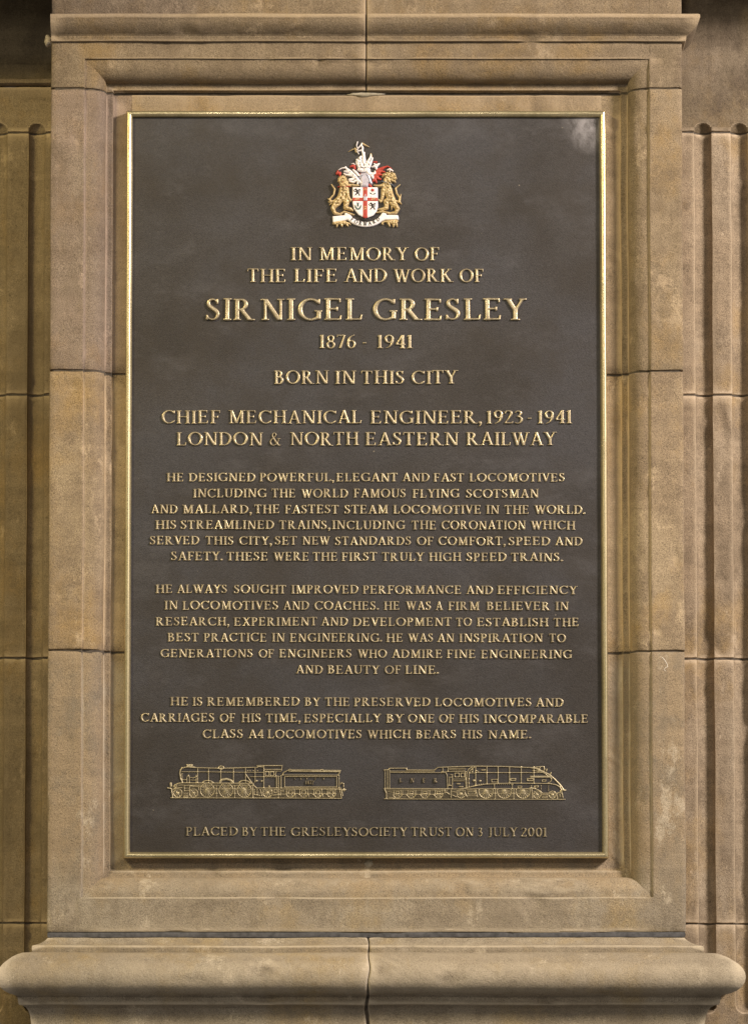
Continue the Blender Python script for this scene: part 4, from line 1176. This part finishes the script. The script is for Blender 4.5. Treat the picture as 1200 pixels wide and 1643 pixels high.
# ---- painted coat of arms
def paint(name, c, rough=.5, var=.25): return plain(name, c, rough, 0, var, 140, .35, .0006, .5, .8)
P_WHITE = paint('white_enamel', (0.92, 0.88, 0.90), .4, .12); P_RED = paint('red_enamel', (0.50, 0.06, 0.04)); P_GOLD = plain('gold_paint', (0.68, 0.52, 0.27), .40, .2, .35, 200, .5, .0010, .5, .55)
P_BLACK = paint('black_enamel', (0.02, 0.017, 0.018)); P_GREEN = paint('green_enamel', (0.03, 0.12, 0.09)); P_BLUE = paint('blue_grey_enamel', (0.13, 0.17, 0.25)); P_SILVER = plain('silver_paint', (0.55, 0.52, 0.60), .4, .3, .25, 150, .4, .0006)
MC = map_zoom(500, 210, 1200 / 170)
RES = 5.0
def crest_part(name, draw, mat, parent, H=.004, bevel=18, lift=0.0, dome=True, base=.35, rough=.0, rs=.05, box=(150, 80, 1060, 1130)):
    fd = Field(box[0], box[1], box[2], box[3], RES)
    draw(fd)
    return relief_obj(name, fd, MC, mat, parent, H, bevel, Y_PN, base, dome, rough, rs, lift)
def chain(fd, pts, k=0):
    for a, b in zip(pts[:-1], pts[1:]): fd.cap(a[0], a[1], b[0], b[1], a[2], b[2], k)
SHIELD = [(463, 640), (748, 640), (750, 860), (735, 915), (695, 960), (610, 992), (530, 950), (478, 885), (463, 815)]
def d_back(f):
    f.poly([(x + (6 if x > 600 else -6), y + 5) for x, y in SHIELD]); chain(f, [(575, 985, 22), (640, 1000, 22)])
    chain(f, [(540, 620, 20), (540, 560, 30), (600, 440, 60), (650, 560, 40), (690, 620, 20)])
    chain(f, [(440, 520, 20), (560, 560, 40), (740, 520, 30)])
arms = crest_part('coat_of_arms', d_back, P_BLACK, plq, .0018, 10, dome=False, base=.8)
crest_part('shield', lambda f: f.poly(SHIELD), P_WHITE, arms, .0052, 26, base=.75)
def d_cross(f):
    f.poly([(579, 641), (634, 641), (634, 984), (607, 991), (579, 979)]); f.poly([(464, 757), (748, 757), (748, 799), (464, 799)])
crest_part('red_cross', d_cross, P_RED, arms, .0058, 8, dome=False, base=.85)
def d_lion_gold(f):
    for cx, cy in ((607, 665), (505, 777), (528, 775), (690, 777), (712, 775), (607, 862), (607, 888)):
        chain(f, [(cx - 16, cy + 6, 4), (cx - 4, cy - 6, 6), (cx + 12, cy - 2, 5)]); chain(f, [(cx - 8, cy + 2, 4), (cx - 12, cy + 14, 3.5)]); chain(f, [(cx + 8, cy, 4), (cx + 10, cy + 14, 3.5)])
crest_part('small_gold_lions', d_lion_gold, P_GOLD, arms, .0066, 5, dome=False, base=.8)
def d_castle(f):
    f.poly([(585, 735), (592, 735), (592, 745), (601, 745), (601, 715), (612, 715), (612, 745), (622, 745), (622, 735), (630, 735), (630, 795), (585, 795)])
crest_part('castle_charge', d_castle, P_SILVER, arms, .0068, 5, dome=False, base=.8)
def d_blk(f):
    for ox, oy, m in ((518, 692, 1), (690, 852, 1)):
        def c(pts): chain(f, [(ox + m * a, oy + b, w) for a, b, w in pts])
        c([(-18, -32, 9), (-4, -12, 11), (2, 8, 10)]); c([(-2, -10, 7), (26, -30, 5), (34, -22, 4)]); c([(0, -2, 6), (30, 2, 5)]); c([(0, 8, 8), (-20, 34, 6), (-30, 38, 4)]); c([(4, 8, 8), (22, 30, 6), (24, 44, 5)])
        c([(-8, 0, 5), (-34, -4, 4), (-42, -22, 4)]); c([(-18, -32, 6), (-32, -24, 4)]); c([(20, -12, 3), (38, -14, 3)])
crest_part('black_lions', d_blk, P_BLACK, arms, .0062, 6, dome=False, base=.85)
def d_rose(f):
    for a in range(5): f.cap(690, 672, 690 + 14 * math.cos(a * 1.257 - .6), 672 + 13 * math.sin(a * 1.257 - .6), 9, 10)
crest_part('rose', d_rose, P_RED, arms, .0068, 9)
def d_leaf(f):
    chain(f, [(690, 690, 3.5), (692, 742, 3)]); chain(f, [(690, 725, 3), (668, 708, 10), (654, 700, 3)]); chain(f, [(692, 728, 3), (714, 712, 10), (728, 702, 3)])
    chain(f, [(526, 860, 4), (526, 910, 3)]); chain(f, [(526, 890, 4), (498, 862, 11), (494, 835, 3)]); chain(f, [(526, 890, 4), (554, 862, 11), (562, 835, 3)]); chain(f, [(524, 838, 13), (526, 852, 10)]); chain(f, [(526, 895, 4), (505, 885, 8)]); chain(f, [(526, 895, 4), (548, 885, 8)])
crest_part('green_leaves', d_leaf, P_GREEN, arms, .0064, 7)
crest_part('thistle_head', lambda f: (chain(f, [(518, 815, 7), (524, 830, 5)]), chain(f, [(534, 815, 7), (528, 830, 5)])), P_BLUE, arms, .0068, 6)
def d_helm(f):
    f.poly([(525, 505), (560, 478), (628, 470), (660, 500), (690, 590), (680, 612), (648, 600), (636, 640), (548, 640), (552, 575), (545, 530)])
crest_part('helmet', d_helm, P_SILVER, arms, .0062, 30, base=.4)
crest_part('helmet_trim', lambda f: (chain(f, [(618, 492, 4), (650, 545, 4), (662, 590, 4)]), chain(f, [(524, 520, 4), (580, 508, 4)])), P_BLUE, arms, .0074, 5, dome=False, base=.8)
crest_part('helmet_lining', lambda f: (chain(f, [(650, 605, 16), (672, 628, 14)]),), P_RED, arms, .0040, 12)
crest_part('mantling_lining', lambda f: (chain(f, [(515, 488, 5), (578, 482, 5)]), chain(f, [(555, 425, 6), (580, 425, 6)]), chain(f, [(625, 430, 6), (645, 430, 6)]),
    chain(f, [(285, 480, 14), (320, 478, 18), (318, 500, 12)]), chain(f, [(295, 455, 10), (285, 490, 8)]), chain(f, [(440, 400, 10), (480, 395, 18), (490, 425, 12)]),
    chain(f, [(700, 565, 14), (730, 520, 26), (760, 450, 30), (810, 415, 14), (860, 398, 8), (905, 425, 5)]), chain(f, [(740, 530, 18), (780, 545, 12)]), chain(f, [(750, 490, 18), (810, 500, 10)]), chain(f, [(760, 455, 18), (825, 462, 9)]), chain(f, [(725, 560, 14), (735, 585, 8)]), chain(f, [(700, 350, 8), (735, 350, 10)])),
    P_RED, arms, .0048, 14, rough=.25, rs=.05)
def d_white(f):
    chain(f, [(560, 590, 12), (520, 555, 22), (480, 510, 24), (430, 460, 22), (385, 415, 10), (340, 422, 7), (305, 440, 5)])
    for p in ([(500, 560, 16), (470, 580, 12), (430, 570, 10)], [(470, 545, 16), (425, 550, 12)], [(450, 500, 18), (385, 495, 11), (365, 480, 7)], [(430, 465, 14), (370, 455, 9)], [(400, 440, 10), (385, 405, 8)], [(525, 580, 14), (520, 600, 10)],
              [(545, 520, 14), (505, 470, 14), (470, 440, 10)], [(455, 372, 6), (475, 368, 7), (488, 385, 6)]): chain(f, p)
    chain(f, [(640, 470, 26), (680, 500, 24), (700, 540, 10)]); chain(f, [(680, 490, 20), (722, 478, 12), (715, 455, 8)])
    chain(f, [(690, 405, 10), (730, 395, 20), (765, 370, 9)]); chain(f, [(725, 400, 18), (735, 432, 10)]); chain(f, [(720, 380, 10), (708, 368, 7)])
    chain(f, [(860, 440, 9), (885, 432, 12), (920, 452, 7)]); chain(f, [(885, 440, 8), (885, 465, 5)])
crest_part('white_mantling', d_white, P_WHITE, arms, .0056, 16, rough=.35, rs=.05)
def d_crest(f):
    f.poly([(515, 445), (522, 420), (655, 420), (670, 445), (625, 470), (560, 470)])
    for p in ([(545, 400, 26), (525, 345, 22), (512, 325, 12)], [(560, 400, 24), (545, 310, 20), (560, 290, 12)], [(590, 400, 26), (592, 330, 22), (588, 262, 16), (596, 245, 10)], [(625, 400, 26), (640, 350, 20), (668, 300, 14), (672, 262, 7)], [(650, 400, 20), (672, 350, 14), (690, 305, 8)], [(520, 380, 16), (508, 350, 12)], [(530, 405, 14), (650, 405, 16)]): chain(f, p)
crest_part('smoke_crest', d_crest, P_WHITE, arms, .0062, 20, rough=.5, rs=.045)
def d_fig(f):
    for p in ([(590, 275, 14), (575, 225, 11), (578, 185, 11), (560, 160, 9)], [(575, 215, 9), (535, 225, 8), (510, 210, 6)], [(560, 160, 9), (520, 200, 5), (508, 160, 5), (520, 122, 6)], [(560, 160, 11), (570, 140, 9)], [(515, 230, 7), (535, 262, 5)]): chain(f, p)
crest_part('crest_figure', d_fig, P_WHITE, arms, .0056, 9, rough=.3, rs=.08)
crest_part('crest_wings', lambda f: (chain(f, [(575, 140, 10), (610, 160, 8), (655, 182, 3)]), chain(f, [(505, 205, 7), (470, 205, 6), (415, 235, 3)]), chain(f, [(490, 190, 6), (500, 235, 6), (520, 245, 5)]), chain(f, [(670, 258, 8), (680, 290, 7)])), P_GOLD, arms, .0048, 7)
def lion_left(f):
    for p in ([(345, 555, 50), (370, 600, 46)], [(370, 590, 48), (355, 690, 46), (330, 760, 42), (285, 810, 46)], [(285, 810, 42), (238, 875, 24), (262, 930, 20), (330, 945, 10)], [(360, 770, 26), (395, 800, 34), (380, 870, 22), (440, 885, 20), (465, 900, 10)],
              [(400, 620, 26), (450, 615, 16), (530, 618, 10)], [(395, 660, 28), (410, 740, 20), (440, 790, 14), (455, 775, 8)], [(395, 740, 14), (415, 830, 8)], [(265, 790, 10), (215, 800, 14), (205, 770, 10), (250, 720, 9), (262, 660, 11), (225, 605, 6)], [(210, 790, 12), (185, 765, 5)], [(205, 810, 10), (188, 800, 4)], [(225, 820, 8), (200, 840, 4)], [(325, 940, 12), (370, 915, 12), (430, 935, 12), (480, 950, 8)]): chain(f, p, 0)
def lion_right(f):
    for p in ([(870, 510, 46), (915, 520, 40)], [(850, 500, 36), (815, 500, 18), (805, 520, 10)], [(925, 500, 28), (955, 540, 12)], [(920, 550, 26), (945, 580, 10)], [(860, 560, 48), (850, 640, 56), (880, 720, 46), (920, 810, 42)], [(920, 815, 40), (975, 880, 24), (950, 925, 20), (880, 935, 12)],
              [(880, 770, 28), (845, 800, 34), (850, 870, 22), (790, 890, 20), (755, 890, 10)], [(810, 620, 28), (770, 625, 18), (705, 615, 8)], [(815, 670, 30), (805, 740, 20), (785, 800, 14), (755, 775, 8)], [(905, 860, 10), (905, 890, 5)], [(945, 790, 10), (990, 805, 14), (1000, 760, 12), (965, 710, 10), (950, 650, 10), (1000, 608, 5)], [(995, 800, 12), (1018, 830, 4)], [(1000, 770, 10), (1012, 715, 4)], [(870, 930, 14), (800, 915, 12), (740, 925, 10)]): chain(f, p, 0)
crest_part('lion_supporter', lion_left, P_GOLD, arms, .0078, 34, rough=.55, rs=.05, base=.25)
crest_part('lion_supporter', lion_right, P_GOLD, arms, .0078, 34, rough=.55, rs=.05, base=.25)
def d_mane(f):
    for i in range(11):
        a = math.radians(-200 + 26 * i)
        chain(f, [(350 + 30 * math.cos(a), 565 + 32 * math.sin(a), 10), (350 + 52 * math.cos(a + .25), 568 + 60 * math.sin(a + .25), 6)])
crest_part('lion_mane', d_mane, P_GOLD, arms, .0092, 9, base=.5)
def d_mane2(f):
    for x, y in ((850, 480), (880, 470), (910, 480), (935, 505), (930, 540), (905, 560), (880, 575), (900, 520), (870, 505)): chain(f, [(x, y, 9), (x + 18, y + 16, 5)])
crest_part('lion_mane', d_mane2, P_GOLD, arms, .0092, 9, base=.5)
crest_part('lion_collar', lambda f: (chain(f, [(300, 632, 6), (360, 640, 7), (435, 630, 6)]),), P_RED, arms, .0086, 6, dome=False, base=.3)
crest_part('lion_collar', lambda f: (chain(f, [(790, 572, 8), (850, 590, 10), (905, 610, 9), (932, 630, 7)]),), P_BLUE, arms, .0090, 8, dome=False, base=.3)
crest_part('lion_face', lambda f: (chain(f, [(340, 560, 4), (352, 590, 5), (362, 560, 4)]), chain(f, [(345, 600, 4), (368, 598, 4)])), P_RED, arms, .0084, 5, dome=False, base=.3)
def d_scroll(f):
    f.poly([(235, 966), (385, 952), (430, 990), (440, 1010), (400, 1010), (240, 1045)])
    pts = []
    for i in range(15):
        a = math.radians(205 - 230 * 0 - (205 - (-25)) * i / 14)
        pts.append((610 + 228 * math.cos(math.radians(157 - 134 * i / 14)), 870 + 190 * math.sin(math.radians(157 - 134 * i / 14)), 30))
    chain(f, pts)
    f.poly([(790, 960), (840, 950), (975, 952), (985, 975), (985, 1005), (830, 1010), (780, 1030)])
crest_part('motto_scroll', d_scroll, P_WHITE, arms, .0045, 16, rough=.12, rs=.03)
def d_beasts(f, half=0):
    for p in [q for q in ([(255, 1045, 20), (300, 1040, 22), (370, 1040, 24), (425, 1050, 10)], [(290, 1060, 12), (285, 1088, 6)], [(340, 1065, 16), (345, 1082, 8)], [(400, 1060, 14), (412, 1078, 7)], [(425, 1040, 6), (440, 1065, 5)], [(800, 1040, 12), (830, 1025, 9), (880, 1030, 20), (940, 1035, 30), (970, 1020, 12)], [(870, 1045, 16), (885, 1080, 7)], [(930, 1060, 18), (925, 1085, 8)], [(960, 1050, 14), (968, 1085, 6)], [(795, 1050, 8), (810, 1060, 6)]) if (q[0][0] > 600) == bool(half)]: chain(f, p)
for hf in (0, 1): crest_part('gold_leafage', lambda f: d_beasts(f, hf), P_GOLD, arms, .0055, 18, rough=.5, rs=.06, base=.3)
for i, c in enumerate('FORWARD'):
    a = math.radians(134 - 88 * i / 6)
    cx, cy = 607 + 208 * math.cos(a), 868 + 184 * math.sin(a)
    g = get_glyph(c)
    hcap = 21
    a2 = Vector((*MC(cx, cy + hcap), 0)); b2 = Vector((*MC(cx, cy - hcap), 0)); cap = b2.y - a2.y
    phi = (a - math.radians(90)) * .75
    mid = (a2 + b2) / 2
    lx, lz = g['w'] * cap / 2, cap / 2
    o = bpy.data.objects.new('motto_letter', glyph_mesh(c, P_BLACK))
    o.rotation_euler = (0, phi, 0)
    o.location = (mid.x - (lx * math.cos(phi) + lz * math.sin(phi)), Y_PN - .0042, mid.y - (-lx * math.sin(phi) + lz * math.cos(phi)))
    o.scale = (cap, .0014 / H_L, cap)
    link(o, arms)
